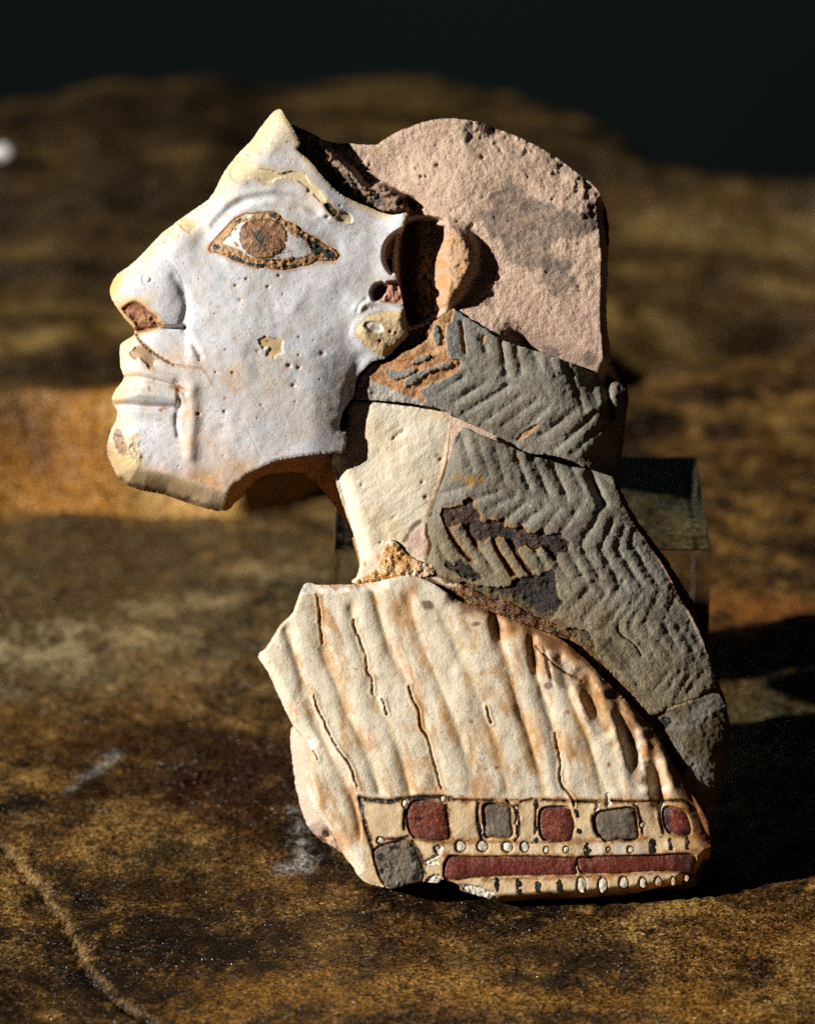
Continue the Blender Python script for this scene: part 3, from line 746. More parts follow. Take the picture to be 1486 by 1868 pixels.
LOBE = P(630,370,5.944,[(115,1370),(190,1290),(300,1210),(480,1180),(630,1200),(665,1350),(680,1430),(600,1520),(440,1645),(360,1645),(250,1570),(150,1480)])
def c_face(G, s, h):
    X, Y = G.X, G.Y
    pt = Paint(G, (224, 225, 230), 0.42)
    n0 = G.n(130, 3, 101); n1 = G.n(34, 4, 102); n2 = G.n(9, 3, 103); n3 = G.n(4, 2, 104)
    pt.mix((238, 236, 238), sst(0.0, 0.8, n0 + 0.4 * n1) * 0.8); pt.mix((222, 202, 172), sst(0.15, 0.9, -n0 * 0.6 + 0.6 * n1) * 0.5)
    pt.mix((206, 208, 214), sst(0.4, 0.9, n2) * 0.35)
    dp = G.dline(PROFILE, 90)
    pt.mix((236, 220, 190), sst(52, 8, dp + n1 * 16) * 0.75); pt.mix((226, 196, 140), sst(14, 2, dp + n1 * 12) * 0.4)
    pt.mix((232, 214, 176), sst(300, 255, Y + n1 * 20) * 0.75)
    pt.mix((236, 178, 60), 0.75 * G.gauss(209, 517, 12, 22, 20) + 0.5 * G.gauss(250, 549, 26, 8, 20) + 0.4 * G.gauss(215, 727, 16, 12))
    # warm staining
    st = lambda x, y, rx, ry, a, k, c=(222, 168, 104): pt.mix(c, np.clip(k * G.gauss(x, y, rx, ry, a) * (0.8 + 0.6 * n1), 0, 1))
    st(347, 775, 16, 75, 0, 0.85); st(352, 720, 22, 22, 0, 0.5); st(410, 865, 70, 26, -14, 0.75); st(380, 820, 44, 40, 0, 0.45)
    st(420, 690, 34, 30, 30, 0.4); st(300, 870, 90, 22, 12, 0.6); st(535, 770, 18, 34, 20, 0.35); st(560, 300, 40, 14, 30, 0.3); st(330, 660, 60, 14, 20, 0.35)
    st(372, 655, 20, 16, 0, 0.4); st(486, 740, 60, 30, 0, 0.25); st(232, 560, 30, 14, 20, 0.5, (214, 160, 84)); st(470, 250, 20, 40, 30, 0.35)
    ub = G.dline([(205,850),(225,868),(262,884),(310,893),(352,907),(405,920)], 40, smooth=True)
    pt.mix((212, 180, 126), sst(44, 4, ub + n1 * 16) * 0.7); pt.mix((100, 74, 46), sst(16, 3, G.dline([(216,875),(240,890),(301,904),(345,919),(405,934)], 40) + n2 * 5) * 0.9, 0.8)
    pt.mix((228, 202, 144), 0.8 * sst(0.25, 0.6, G.gauss(236, 822, 26, 36, -20) + 0.25 * n2))
    pt.mix((168, 132, 112), sst(-1, 2, G.sdf(catmull(ell(219,807,11,27,-16), 3, True), 20) + n2 * 1.5) * 0.9)
    pt.mix((60, 56, 50), np.exp(-(G.dline([(211,793),(220,796)], 8) / 2) ** 2) * 0.9)
    pt.mix((70, 40, 26), sst(0.35, 0.8, n3) * G.gauss(222, 814, 7, 18, -16))
    # brow line stain + plaster bed, lids
    be = G.sdf(catmull(BROW, 3, True), 25)
    pt.mix((226, 190, 140), sst(-16, -1, be + n1 * 4) * 0.55); pt.mix((190, 146, 100), np.exp(-((be + 0.5) / 1.2) ** 2) * sst(-0.1, 0.7, n1) * 0.55)
    pt.mix((230, 210, 168), sst(-1, 1, be + wobble(G, 1.2)))
    ts = G.sdf(catmull(BROWT, 3, True), 20); pt.mix((190, 132, 76), sst(-7, 0, ts) * 0.8); pt.mix((58, 66, 58), sst(-1, 1, ts), 0.3); pt.mix((228, 208, 164), sst(-1.5, 1, G.sdf(catmull(BROWE, 3, True), 12)) * 0.9)
    es = G.sdf(catmull(EYE, 3, True), 25); pt.mix((206, 150, 90), sst(-8, 0, es + n2 * 2.5) * 0.75)
    # losses
    ns = G.sdf(catmull(NOSTRIL, 4, True), 25); pt.mix((214, 172, 100), sst(-9, 0, ns + n2 * 2) * 0.8)
    pt.mix((166, 118, 88), sst(-1, 2.5, ns + n2 * 1.5), 0.9); pt.mix((112, 66, 44), sst(0, 3, ns) * sst(0.1, 0.8, n2) * 0.8); pt.mix((150, 92, 66), sst(0, 3, ns) * sst(575, 555, Y) * 0.7)
    pt.mix((228, 198, 144), sst(-1, 1, G.sdf(CHEEKP, 12) + wobble(G, 1.5, 6)) * 0.95); pt.mix((150, 110, 60), sst(5, 1, np.hypot(X - 486, Y - 622)) * 0.8)
    pt.mix((232, 208, 158), sst(-1, 1, G.sdf(NOSEP, 12) + wobble(G, 1.5, 6)) * 0.9)
    lp = G.sdf(catmull(LIPPATCH, 3, True), 15) + n2 * 2.5; pt.mix((222, 178, 110), sst(-5, 0, lp) * 0.6); pt.mix((160, 130, 100), sst(-1, 1, lp) * 0.9)
    lc = G.dline(LIPCRACK, 12) + wobble(G, 0.9, 5, 94); wd = np.interp(X, [245, 262, 317, 341, 368, 390], [1.8, 2.4, 1.7, 0.8, 1.4, 0.9])
    pt.mix((196, 148, 88), sst(5, 1, lc) * 0.5); pt.mix((66, 46, 30), np.exp(-(lc / wd) ** 2) * sst(-0.7, 0.2, n2 + 0.3) * np.interp(X, [245, 310, 335, 390], [1, 0.8, 0.2, 0.15]))
    for (x, y, rx, ry) in [(327,710,7,6),(316,706,8,3),(296,748,8,4),(303,745,6,3),(272,708,2,6),(276,712,6,2)]: pt.mix((176, 112, 54), np.clip(1.2 * G.gauss(x, y, rx, ry) * (0.7 + n3), 0, 0.85))
    for (x, y, r, d) in PITS: pt.mix((170, 128, 80), 0.55 * G.gauss(x, y, r * 1.1))
    for x, y in [(362,755),(424,680),(527,666)]: pt.mix((50, 34, 24), G.gauss(x, y, 2.6))
    pt.mix((226, 150, 140), 0.6 * G.gauss(521, 674, 6, 4))
    # ear
    eh = G.sdf(catmull(EARH, 4, True), 25); pt.mix((110, 64, 38), sst(-2, 4, eh) * 0.9); pt.mix((244, 232, 206), sst(3, 1, G.dline([(709,470),(713,478)], 8)))
    pt.mix((236, 200, 130), sst(9, 2, G.dline([(744,394),(738,412),(724,446)], 14)) * 0.85)
    pt.mix((120, 74, 46), sst(-3, 4, G.sdf(catmull(ell(691,532,12,17,30), 3, True), 25)) * 0.8)
    eb = G.sdf(catmull(EARB, 3, True), 20); pt.mix((182, 120, 92), sst(-1, 2, eb + n2 * 2) * 0.95, 0.9); pt.mix((206, 170, 150), sst(0, 3, eb) * sst(0.2, 0.7, n2))
    pt.mix((226, 212, 186), sst(-5, 0, G.sdf(catmull(LOBE, 3, True), 12)) * 0.5)
    pt.mix((232, 234, 240), sst(0.35, 0.6, G.gauss(660, 655, 20, 16) + 0.2 * n2) * 0.8, 0.2)
    jw = G.dline([(652,665),(646,700),(636,735),(622,775),(628,800)], 20, smooth=True); pt.mix((150, 140, 124), sst(10, 2, jw + n2 * 5) * 0.3, 0.35)
    # fractured rim
    tr = G.dline([(515,204),(541,262),(541,273),(576,307),(604,339),(644,366),(697,388),(739,388)], 14)
    pt.mix((206, 176, 116), sst(6, 1, tr + n2 * 3) * 0.7); pt.mix((222, 190, 138), sst(14, 3, G.dline([(640,366),(672,382),(705,394)], 20) + n2 * 3) * 0.6)
    br = G.dline([(420,890),(454,864),(503,842),(584,829),(628,824)], 14); pt.mix((120, 92, 56), sst(4, 0.5, br + n2 * 2.5) * 0.8)
    # fine specks
    pt.mix((196, 150, 100), sst(0.75, 1.1, n3 + 0.25 * n1) * 0.6)
    return pt
face = part("face", FACE, 1.5, h_face, c_face, M_GLAZE, root, back=-100, jag=0.6, jscale=7, round_=3.5, wall=(160, 112, 66), taper=6)

# eye, brow, lobe: inlaid pieces of the face
def sub(name, poly, step, lift, cf, mat, parent, hbase, dome=0.0, nz=0.0, **k):
    def hf(G, s): return hbase(G) + lift + dome * (1 - np.exp(-np.clip(s, 0, 99) / 7.0)) + nz * G.n(7, 3, 111)
    kw = dict(back=20, jag=0.6, jscale=5, round_=1.6, levels=2, R=20, wall=(150, 104, 62)); kw.update(k)
    return part(name, poly, step, hf, cf, mat, parent, **kw)
def c_eye(G, s, h):
    n1 = G.n(14, 3, 121); n2 = G.n(5, 3, 122)
    pt = Paint(G, (190, 150, 104), 0.4)
    pt.mix((212, 166, 112), sst(0.1, 0.8, n1) * 0.8); pt.mix((140, 92, 50), sst(0.3, 1.0, n2) * 0.6); pt.mix((150, 98, 50), sst(3, 0.5, s) * 0.6)
    teal = [P(370,370,5.715,q) for q in ([(105,440),(150,425),(190,470),(150,490),(110,480)], [(260,545),(330,545),(420,600),(520,630),(650,640),(620,665),(520,655),(400,615),(290,580)], [(730,660),(850,665),(980,635),(960,660),(850,680),(750,680)], [(1080,370),(1180,420),(1260,480),(1180,560),(1130,490),(1090,410)], [(1260,490),(1330,490),(1390,570),(1330,585),(1265,570)], [(330,200),(380,165),(410,170),(360,220)], [(215,385),(270,335),(290,340),(240,395)], [(700,105),(770,110),(760,170),(710,150)], [(980,300),(1040,330),(1070,380),(1010,370)])]
    for k, q in enumerate(teal): pt.mix((64, 70, 62), G.blob(q, 0.7, 1.0, 5, 123 + k), 0.3)
    gr = G.dline(P(370,370,5.715,[(640,590),(760,600),(880,600),(1000,580),(1100,550)]), 8, smooth=True); pt.mix((60, 32, 14), np.exp(-(gr / 1.2) ** 2) * 0.9)
    pt.mix((236, 222, 196), G.blob(P(370,370,5.715,[(410,150),(450,120),(530,120),(520,140),(440,170)]), 1, 1, 5, 124))
    return pt
def h_f(G): return h_face0(G)
eye = sub("eye_outline", EYE, 1.1, 1.0, c_eye, M_INLAY, face, h_f, 1.5, 1.6)
def c_white(G, s, h):
    pt = Paint(G, (234, 230, 230), 0.4); pt.mix((206, 176, 136), sst(3, 0.4, s + G.n(5, 2, 125)) * 0.7); return pt
sub("eye_white", P(370,370,5.715,[(195,428),(262,352),(350,245),(440,196),(620,178),(770,196),(880,265),(970,325),(1075,405),(1140,505),(1085,556),(900,585),(700,592),(500,565),(380,492),(280,452)]), 1.0, 2.6, c_white, M_GLAZE, face, h_f, 0.8, 0.1)
def c_iris(G, s, h):
    n1 = G.n(9, 3, 131); n2 = G.n(4, 2, 132)
    pt = Paint(G, (160, 118, 82), 0.35); pt.mix((188, 148, 108), sst(0, 0.7, n1) * 0.8); pt.mix((112, 78, 54), sst(0, 0.8, -n1) * 0.8); pt.mix((92, 62, 38), sst(4.5, 0.8, s) * 0.75)
    pt.mix((72, 70, 58), sst(0.55, 0.75, G.gauss(474, 431, 15, 17) + 0.2 * n1), 0.3); pt.mix((66, 70, 62), sst(0.4, 0.8, n2) * 0.6); pt.mix((70, 74, 64), 0.9 * G.gauss(476, 448, 5), 0.3)
    return pt
sub("iris", P(370,370,5.715,[(372,330),(415,235),(500,180),(620,165),(745,180),(840,250),(880,345),(865,445),(800,525),(690,575),(560,572),(460,520),(395,430)]), 1.0, 3.6, c_iris, M_INLAY, face, h_f, 1.0, 0.8)
def c_brow(G, s, h):
    n = G.n(8, 3, 141); pt = Paint(G, (232, 212, 170), 0.85); pt.mix((224, 200, 152), sst(-0.1, 0.6, n)); pt.mix((238, 222, 186), sst(530, 590, G.X) * 0.6)
    for x, y in [(548,333),(457,307),(520,311)]: pt.mix((120, 76, 36), G.gauss(x, y, 2.5))
    pt.mix((170, 120, 66), sst(1.6, 0.2, s) * 0.6); return pt
sub("eyebrow", BROW, 1.2, -1.4, c_brow, M_PLASTER, face, h_f, 0.6, 0.7, jag=0.9, wall=(180, 130, 80))
sub("eyebrow_tip", BROWE, 1.2, -0.8, c_brow, M_PLASTER, face, h_f, 0.8, 0.7, wall=(180, 130, 80))
def c_lobe(G, s, h):
    n = G.n(10, 3, 151); pt = Paint(G, (228, 202, 160), 0.8); pt.mix((216, 184, 136), sst(0, 0.7, n)); pt.mix((206, 168, 108), sst(9, 1, s) * 0.4)
    w = sst(-1, 1.2, G.sdf(catmull(ell(681,596,18,10.5,16), 3, True), 12)); pt.mix((226, 222, 214), w, 0.35)
    pt.mix((206, 140, 50), w * np.exp(-(G.dline([(672,599),(686,598),(683,594)], 8) / 1.3) ** 2) * 0.8)
    for x, y in [(712,605),(693,622),(722,607)]: pt.mix((110, 76, 40), G.gauss(x, y, 2.6))
    return pt
def h_lobe(G):
    return h_face0(G) - 9 * sst(-2, 4, G.sdf(catmull(ell(681,596,18,10.5,16), 3, True), 12)) * 0.8 - 5 * G.gauss(712, 605, 2.6) - 5 * G.gauss(693, 622, 2.6) - 4 * G.gauss(722, 607, 2)
sub("earlobe", LOBE, 1.3, 2.5, c_lobe, M_PLASTER, face, h_lobe, 11, 0.5, back=-30, wall=(220, 192, 146), round_=1.2)

# ---- braided hair --------------------------------------------------------------
g1 = [[(787,730),(849,691)],[(831,738),(889,702)],[(851,758),(928,709)],[(889,771),(953,725)],[(920,781),(982,732)],[(941,801),(1005,745)],[(984,801),(1053,753)],[(1015,824),(1081,766)],[(1051,830),(1102,778)],[(1076,838),(1107,802)],
      [(914,622),(923,683)],[(941,632),(951,678)],[(972,644),(982,670)],[(1002,658),(1013,685)],[(1033,662),(1064,747)],[(1065,680),(1089,736)],[(778,706),(842,668)],[(839,588),(848,644)],[(876,612),(886,640)]]
g1 = [[(x - 3, y - 4) if l[0][1] > l[1][1] else (x, y) for x, y in l] for l in g1]
g1w = [[(1100,676),(1106,715),(1112,756)]]
g2 = [[(844,800),(862,859)],[(871,802),(891,867)],[(905,822),(919,875)],[(941,829),(964,889)],[(970,833),(1000,903)],[(1010,851),(1034,909)],
      [(802,902),(851,886)],[(863,913),(907,897)],[(891,929),(940,905)],[(921,948),(960,915)],[(952,958),(990,925)],[(990,966),(1018,929)],
      [(1040,847),(1067,905),(1053,929),(1024,972),(1030,991),(1060,1050)],
      [(1099,920),(1088,945),(1060,990),(1062,1000),(1091,1050)],
      [(1115,955),(1105,979),(1093,1000),(1125,1054)],[(1139,963),(1129,983),(1125,1002),(1157,1050)],[(1155,971),(1151,989),(1159,1004),(1186,1048)],
      [(814,968),(841,1006),(863,1024)],[(851,964),(871,998),(901,1040)],[(901,984),(923,1024),(943,1050)],[(931,990),(952,1030),(972,1050)],[(978,1008),(994,1038)],[(1002,1004),(1018,1030),(1040,1063)],[(798,992),(812,1018)],
      [(1098,1147),(1135,1103)],[(1164,1089),(1128,1135),(1128,1142),(1137,1161),(1169,1193)],[(1177,1096),(1152,1132),(1149,1149),(1186,1188),(1203,1210)],[(1200,1084),(1174,1140),(1181,1150),(1210,1181),(1225,1200)],[(1229,1091),(1210,1130),(1215,1149),(1239,1190)],[(1241,1147),(1268,1193)],[(1116,1173),(1125,1188),(1147,1215)],
      [(1190,1262),(1214,1232)],[(1208,1270),(1240,1226)],[(1232,1270),(1262,1226)],[(1254,1262),(1282,1226)],[(1040,1112),(1072,1076)],[(1066,1130),(1104,1086)],[(1262,1150),(1286,1200)],[(1090,1192),(1128,1236)],[(1106,1180),(1146,1226),(1166,1248)],[(1134,1062),(1108,1100)],[(1000,1066),(1030,1078)],[(1086,1062),(1104,1076)],[(1122,1058),(1140,1074)],[(1160,1052),(1178,1074)],[(1186,1050),(1204,1072)]]
g2w = [[(1076,868),(1088,896),(1099,918)]]
def grooves(G, thin, wide, A, sg):
    d = G.dlines(thin, 26, smooth=False) + G.n(10, 2, 161) * 1.0
    d = np.abs(d)
    r = -A * (0.5 * np.exp(-(d / 6.0) ** 2) + 0.5 * np.clip(1 - d / 16.0, 0, 1) ** 1.4) * np.clip(0.85 + 0.35 * G.n(50, 2, 167), 0.3, 1.2)
    for w in wide:
        dw = G.dline(w, 40, smooth=True); r = r - 18 * np.exp(-(dw / 8) ** 2)
    return r, d
def h_hair1(G, s):
    X, Y = G.X, G.Y
    h = 56 + 14 * np.sin(np.clip((Y - 600 - (X - 830) * 0.33) / 150, 0, 1) * math.pi) + 0 * X
    h = h - 12 * sst(760, 650, X)
    r, d = grooves(G, g1, g1w, 4.8, 6); h = h + r * sst(800, 860, X + 0.3 * (Y - 650))
    e = G.dline([(1096,687),(1129,698),(1143,712),(1143,742),(1136,778),(1129,814),(1125,847)], 120)
    h = h - 58 * (1 - np.clip(e / 100, 0, 1)) ** 2
    ex, isl = hair1_masks(G)
    h = h - 4.5 * np.clip(ex - isl, 0, 1) + G.n(14, 3, 162) * 1.6 * ex
    return h + G.n(40, 3, 163) * 2.0 + G.n(8, 4, 164, 0.65) * 1.0
def hair1_masks(G):
    Q = lambda l: P(620,560,2.752,l)
    ex = G.blob(Q([(60,470),(80,350),(150,280),(330,220),(400,180),(420,100),(500,40),(570,0),(572,30),(562,72),(535,92),(532,160),(540,240),(560,262),(612,268),(600,312),(520,360),(400,420),(432,470),(400,490),(250,480)]), 1.0, 1.4, 6, 165, smooth=False)
    isl = 0 * G.X
    for k, q in enumerate(([(470,100),(485,95),(500,130),(505,180),(480,190),(465,140)], [(230,315),(290,320),(380,310),(360,340),(290,362),(240,350)], [(320,395),(345,350),(430,310),(530,280),(565,285),(540,305),(470,320),(400,360),(350,395)], [(360,285),(390,255),(450,240),(440,262),(385,285)], [(440,395),(455,380),(470,400),(450,420)])):
        isl = np.maximum(isl, G.blob(Q(q), 0.8, 1.6, 5, 166 + k))
    ex2 = G.blob(Q([(598,80),(615,80),(625,150),(635,225),(618,228),(608,150)]), 0.8, 1.0, 5, 171) + G.blob(Q([(712,145),(728,140),(725,172),(710,178)]), 0.8, 1.0, 5, 172)
    ex2 = ex2 + G.blob(Q([(885,660),(930,620),(985,588),(990,598),(940,645),(895,668)]), 0.8, 1.2, 5, 173) + 0.9 * G.blob(Q([(798,165),(808,170),(818,230),(824,270),(812,265)]), 0.8, 0.8, 5, 174)
    return np.clip(ex + ex2, 0, 1), isl
def hair_base(G, gr):
    n1 = G.n(46, 4, 181); n2 = G.n(9, 3, 182); n3 = G.n(4, 2, 183)
    pt = Paint(G, (142, 134, 118), 0.55)
    pt.mix((156, 153, 140), sst(9, 2, gr + n2 * 2) * 0.75); pt.mix((110, 96, 82), sst(0.0, 0.8, n1) * 0.6)
    pt.mix((150, 146, 136), sst(0.2, 0.9, -n1) * 0.45); pt.mix((90, 80, 66), sst(0.5, 1.1, n3) * 0.45); pt.mix((176, 168, 146), sst(0.55, 1.1, n2) * 0.4)
    pt.mix((70, 60, 48), sst(2.0, 0.4, gr + n3) * 0.35 * sst(-0.2, 0.5, n2))
    return pt, n1, n2, n3
def c_hair1(G, s, h):
    d = G.dlines(g1 + g1w, 20); pt, n1, n2, n3 = hair_base(G, d)
    X, Y = G.X, G.Y
    pt.mix((150, 150, 148), sst(900, 800, X + 0.5 * (Y - 640)) * 0.7 * (0.8 + 0.3 * n2))
    ex, isl = hair1_masks(G); e = np.clip(ex - isl, 0, 1)
    pt.mix((196, 144, 98), e); pt.mix((222, 178, 132), e * sst(0, 0.7, n1)); pt.mix((150, 98, 56), e * sst(0.1, 0.8, n2) * 0.7); pt.mix((170, 124, 70), e * sst(600, 580, Y) * 0.7)
    t = G.blob(P(620,560,2.752,[(70,465),(80,420),(130,360),(180,380),(230,400),(330,440),(400,470),(420,500),(250,485)]), 1.5, 3, 9, 175)
    pt.mix((186, 184, 176), t * (0.85 + 0.2 * n2)); pt.mix((120, 112, 96), t * sst(0.2, 0.8, n2) * 0.7)
    pt.mix((236, 232, 220), sst(4, 1.5, G.dline([(655,706),(664,688),(676,674)], 10) + n3) * 0.9)
    pt.mix((190, 140, 76), 0.7 * sst(0.35, 0.7, 0.8 * G.gauss(1092, 770, 8, 10) + 0.8 * G.gauss(1086, 792, 6, 8) + 0.7 * G.gauss(1036, 668, 4, 8) + 0.25 * n3))
    pt.mix((40, 36, 34), sst(1130, 1142, X) * 0.6)  # right edge curving out of the light, its shade painted in
    return pt
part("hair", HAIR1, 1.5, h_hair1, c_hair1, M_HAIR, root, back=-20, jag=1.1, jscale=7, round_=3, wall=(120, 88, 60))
FLAKE = P(770,770,4.953,[(160,840),(185,775),(240,780),(370,745),(370,710),(430,680),(460,700),(465,780),(500,800),(530,850),(520,890),(570,910),(600,880),(680,890),(745,860),(740,950),(850,960),(890,930),(930,960),(950,1000),(1020,1000),(1090,955),(1105,1000),(1120,1030),(1200,1000),(1260,1005),(1260,1050),(1330,1085),(1310,1180),(1220,1170),(1215,1250),(1190,1250),(1130,1160),(1070,1130),(1020,1165),(940,1115),(890,1130),(860,1160),(900,1240),(980,1330),(1000,1390),(950,1370),(880,1280),(800,1150),(740,1040),(690,1030),(650,1060),(700,1170),(780,1280),(850,1380),(800,1400),(720,1260),(640,1130),(620,1030),(560,1080),(500,1060),(500,1130),(470,1130),(420,1020),(360,920),(310,930),(240,950),(330,1110),(420,1210),(465,1250),(430,1270),(340,1180),(250,1060),(210,960)])
BLACKS = [P(780,1040,3.538,[(190,100),(260,85),(320,110),(420,110),(520,110),(580,50),(700,40),(800,60),(830,100),(840,170),(870,220),(820,290),(760,340),(700,320),(620,260),(520,220),(420,210),(310,180),(200,140)]), P(780,1040,3.538,[(890,385),(1000,390),(1060,440),(1090,520),(1130,600),(1190,670),(1150,690),(1060,600),(990,520),(930,430)]), P(770,770,4.953,[(210,1240),(290,1290),(340,1220),(380,1260),(420,1300),(540,1390),(520,1430),(420,1420),(340,1390),(260,1330),(200,1300)]), P(900,1040,3.23,[(240,60),(350,0),(360,110),(330,130)])]
def h_hair2(G, s):
    X, Y = G.X, G.Y
    ax = G.dline([(1036,830),(1122,888),(1184,996),(1240,1093),(1296,1211),(1306,1251)], 260)
    h = 58 + 0 * X - 46 * (1 - np.clip(ax / 190, 0, 1)) ** 2.2
    h = h - 10 * (1 - np.clip(G.dline([(846,780),(820,832),(800,893),(780,965),(782,1040)], 60) / 45, 0, 1)) ** 2
    r, d = grooves(G, g2, g2w, 5.0, 6); h = h + r * (1 - 0.45 * sst(1040, 1120, Y)) * (1 - 0.25 * sst(1120, 1200, X))
    f = G.blob(FLAKE, 0.9, 1.0, 5, 191, smooth=False)
    bl = sum(G.blob(b, 2, 3, 8, 192 + k) for k, b in enumerate(BLACKS))
    h = h - 5.0 * f + G.n(9, 3, 193) * 1.5 * np.clip(f + bl, 0, 1) - 5 * np.clip(bl, 0, 1) * sst(1010, 1060, Y)
    cr = G.dline(P(980,1050,4.128,[(605,380),(610,420),(650,465),(700,495),(745,540),(780,600)]), 10, smooth=True); h = h - 4 * np.exp(-(cr / 1.5) ** 2)
    return h + G.n(46, 3, 194) * 2.2 + G.n(8, 4, 195, 0.65) * 1.0
def c_hair2(G, s, h):
    d = G.dlines(g2 + g2w, 20); pt, n1, n2, n3 = hair_base(G, d)
    X, Y = G.X, G.Y
    pt.mix((150, 146, 134), sst(20, 4, G.dline([(846,780),(820,832),(800,893),(780,965),(782,1040)], 40) + n2 * 4) * 0.6)
    pt.mix((176, 132, 62), np.clip(0.9 * sst(0.35, 0.75, G.gauss(860, 875, 34, 9, 5) + 0.45 * n3), 0, 1)); pt.mix((172, 124, 60), 0.8 * sst(0.4, 0.8, G.gauss(944, 840, 5, 12, -20) + 0.3 * n3))
    # lower left: yellowish and resin-soaked
    ll = sst(40, -40, (X - 960) * 0.55 - (Y - 1000) * 0.83) * sst(930, 990, Y); pt.mix((150, 132, 96), ll * 0.5)
    f0 = G.sdf(FLAKE, 14) + G.n(5, 3, 191) * 1.0
    pt.mix((190, 136, 64), sst(-5, -1, f0 + n3 * 1.2) * 0.75 * sst(1010, 960, X * 0.9 + 0.1 * Y + n2 * 30))
    f = sst(-0.9, 0.9, f0); pt.mix((66, 48, 36), f, 0.4); pt.mix((110, 72, 50), f * sst(0.2, 0.8, n2) * 0.8); pt.mix((40, 32, 28), f * sst(0.1, 0.8, n1) * 0.8); pt.mix((120, 120, 124), f * sst(0.75, 1.0, n3) * 0.6)
    low = f * sst(980, 1020, Y) * sst(960, 900, X); pt.mix((110, 98, 84), low * 0.6)
    for k, b in enumerate(BLACKS):
        m = G.blob(b, 2, 3, 8, 192 + k); pt.mix((34, 32, 32), m * 0.96, 0.4); pt.mix((90, 56, 26), m * sst(0.5, 0.9, n2) * 0.7)
    dk = G.blob(P(980,1050,4.128,[(450,500),(520,470),(600,520),(700,640),(690,720),(610,700),(500,600)]), 4, 4, 12, 196); pt.mix((92, 78, 52), dk * 0.75)
    dk = G.blob(P(980,1050,4.128,[(480,320),(560,260),(570,310),(520,400),(470,420)]), 3, 4, 10, 197); pt.mix((88, 62, 36), dk * 0.7)
    se = G.dline([(784,1052),(836,1067),(887,1090),(938,1103),(979,1129),(1015,1136),(1040,1154),(1071,1185),(1102,1216),(1143,1257),(1184,1305)], 40)
    pt.mix((160, 132, 84), sst(22, 4, se + n2 * 8) * 0.6); pt.mix((92, 62, 32), sst(12, 2, se + n2 * 7) * 0.7, 0.35)
    pt.mix((190, 146, 116), sst(5, 1, G.dline([(1122,888),(1148,945),(1184,996),(1214,1042),(1240,1093),(1270,1144),(1296,1211)], 12) + n2 * 2.5) * 0.75)
    pt.mix((240, 240, 236), G.gauss(968, 923, 2.4))
    cr = G.dline(P(980,1050,4.128,[(605,380),(610,420),(650,465),(700,495),(745,540),(780,600)]), 10, smooth=True); pt.mix((40, 32, 24), np.exp(-(cr / 1.4) ** 2) * 0.8)
    return pt
part("hair", HAIR2, 1.5, h_hair2, c_hair2, M_HAIR, root, back=-20, jag=1.0, jscale=7, round_=3, wall=(120, 88, 60), seed=3)
def h_hair3(G, s):
    ax = G.dline([(1302,1263),(1324,1288),(1330,1340),(1318,1427),(1300,1480)], 140)
    h = 46 + 0 * G.X - 30 * (1 - np.clip(ax / 90, 0, 1)) ** 2
    return h + G.n(26, 4, 201) * 1.6 + G.n(7, 3, 202) * 0.8
def c_hair3(G, s, h):
    pt, n1, n2, n3 = hair_base(G, 99 + 0 * G.X)
    pt.mix((104, 86, 54), sst(-0.3, 0.6, n1 + 0.3) * 0.8); pt.mix((72, 58, 40), sst(0.1, 0.8, n2) * 0.5)
    bk = sst(0.35, 0.65, 0.9 * G.gauss(1212, 1318, 18, 14) + 0.9 * G.gauss(1222, 1372, 10, 22, -30) + 0.8 * G.gauss(1240, 1400, 12, 20, -30) + 0.7 * G.gauss(1258, 1374, 7, 8) + 0.7 * G.gauss(1265, 1428, 9, 9) + 0.35 * n2)
    pt.mix((26, 24, 22), bk * 0.95, 0.18); pt.mix((196, 170, 110), sst(2.5, 0.5, G.dline([(1188,1306),(1234,1288),(1262,1279)], 8)) * 0.6)
    pt.mix((60, 48, 34), sst(1290, 1320, G.X) * 0.5)  # shade of the outer right side, put into the hair colour
    return pt
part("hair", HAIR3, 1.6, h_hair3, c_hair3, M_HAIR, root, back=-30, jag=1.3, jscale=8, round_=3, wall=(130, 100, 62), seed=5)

# ---- robe ----------------------------------------------------------------------
VAL = [[(524,1150),(545,1220),(566,1290),(600,1370),(640,1450),(660,1520)],
       [(578,1084),(586,1140),(590,1185),(608,1235),(635,1306),(669,1373),(692,1446)],
       [(640,1110),(650,1155),(668,1210),(682,1267),(707,1315),(730,1375),(748,1446)],
       [(682,1082),(695,1131),(712,1185),(746,1252),(768,1315),(786,1373),(805,1444)],
       [(742,1090),(763,1155),(786,1215),(820,1295),(850,1380),(866,1444)],
       [(806,1120),(836,1190),(866,1260),(892,1325),(912,1390),(924,1446)],
       [(902,1115),(912,1165),(930,1235),(957,1320),(980,1400),(992,1446)],
       [(968,1165),(978,1230),(1000,1300),(1016,1360),(1024,1425),(1044,1460)],
       [(1022,1200),(1039,1262),(1063,1325),(1088,1400),(1100,1446)]]
VALD = [[(1064,1236),(1082,1288),(1102,1328)],[(1118,1280),(1136,1320),(1150,1352),(1168,1424)],[(1178,1360),(1194,1405),(1203,1456),(1206,1490)]]
CRACKS = [[(578,1084),(584,1114),(587,1175)],[(644,1131),(650,1155),(664,1188),(672,1225),(680,1239),(682,1267)],[(696,1276),(707,1303)],[(746,1252),(754,1276),(764,1299),(765,1319),(776,1340),(786,1373),(796,1407),(805,1439)],[(573,1269),(578,1289),(595,1326),(611,1356),(628,1383),(642,1404),(652,1437)],[(570,1370),(580,1386)],[(886,1289),(896,1319)],[(1011,1337),(1019,1374),(1021,1418),(1030,1439),(1042,1455),(1045,1470)],[(979,1180),(1000,1203),(1030,1226),(1062,1243)]]
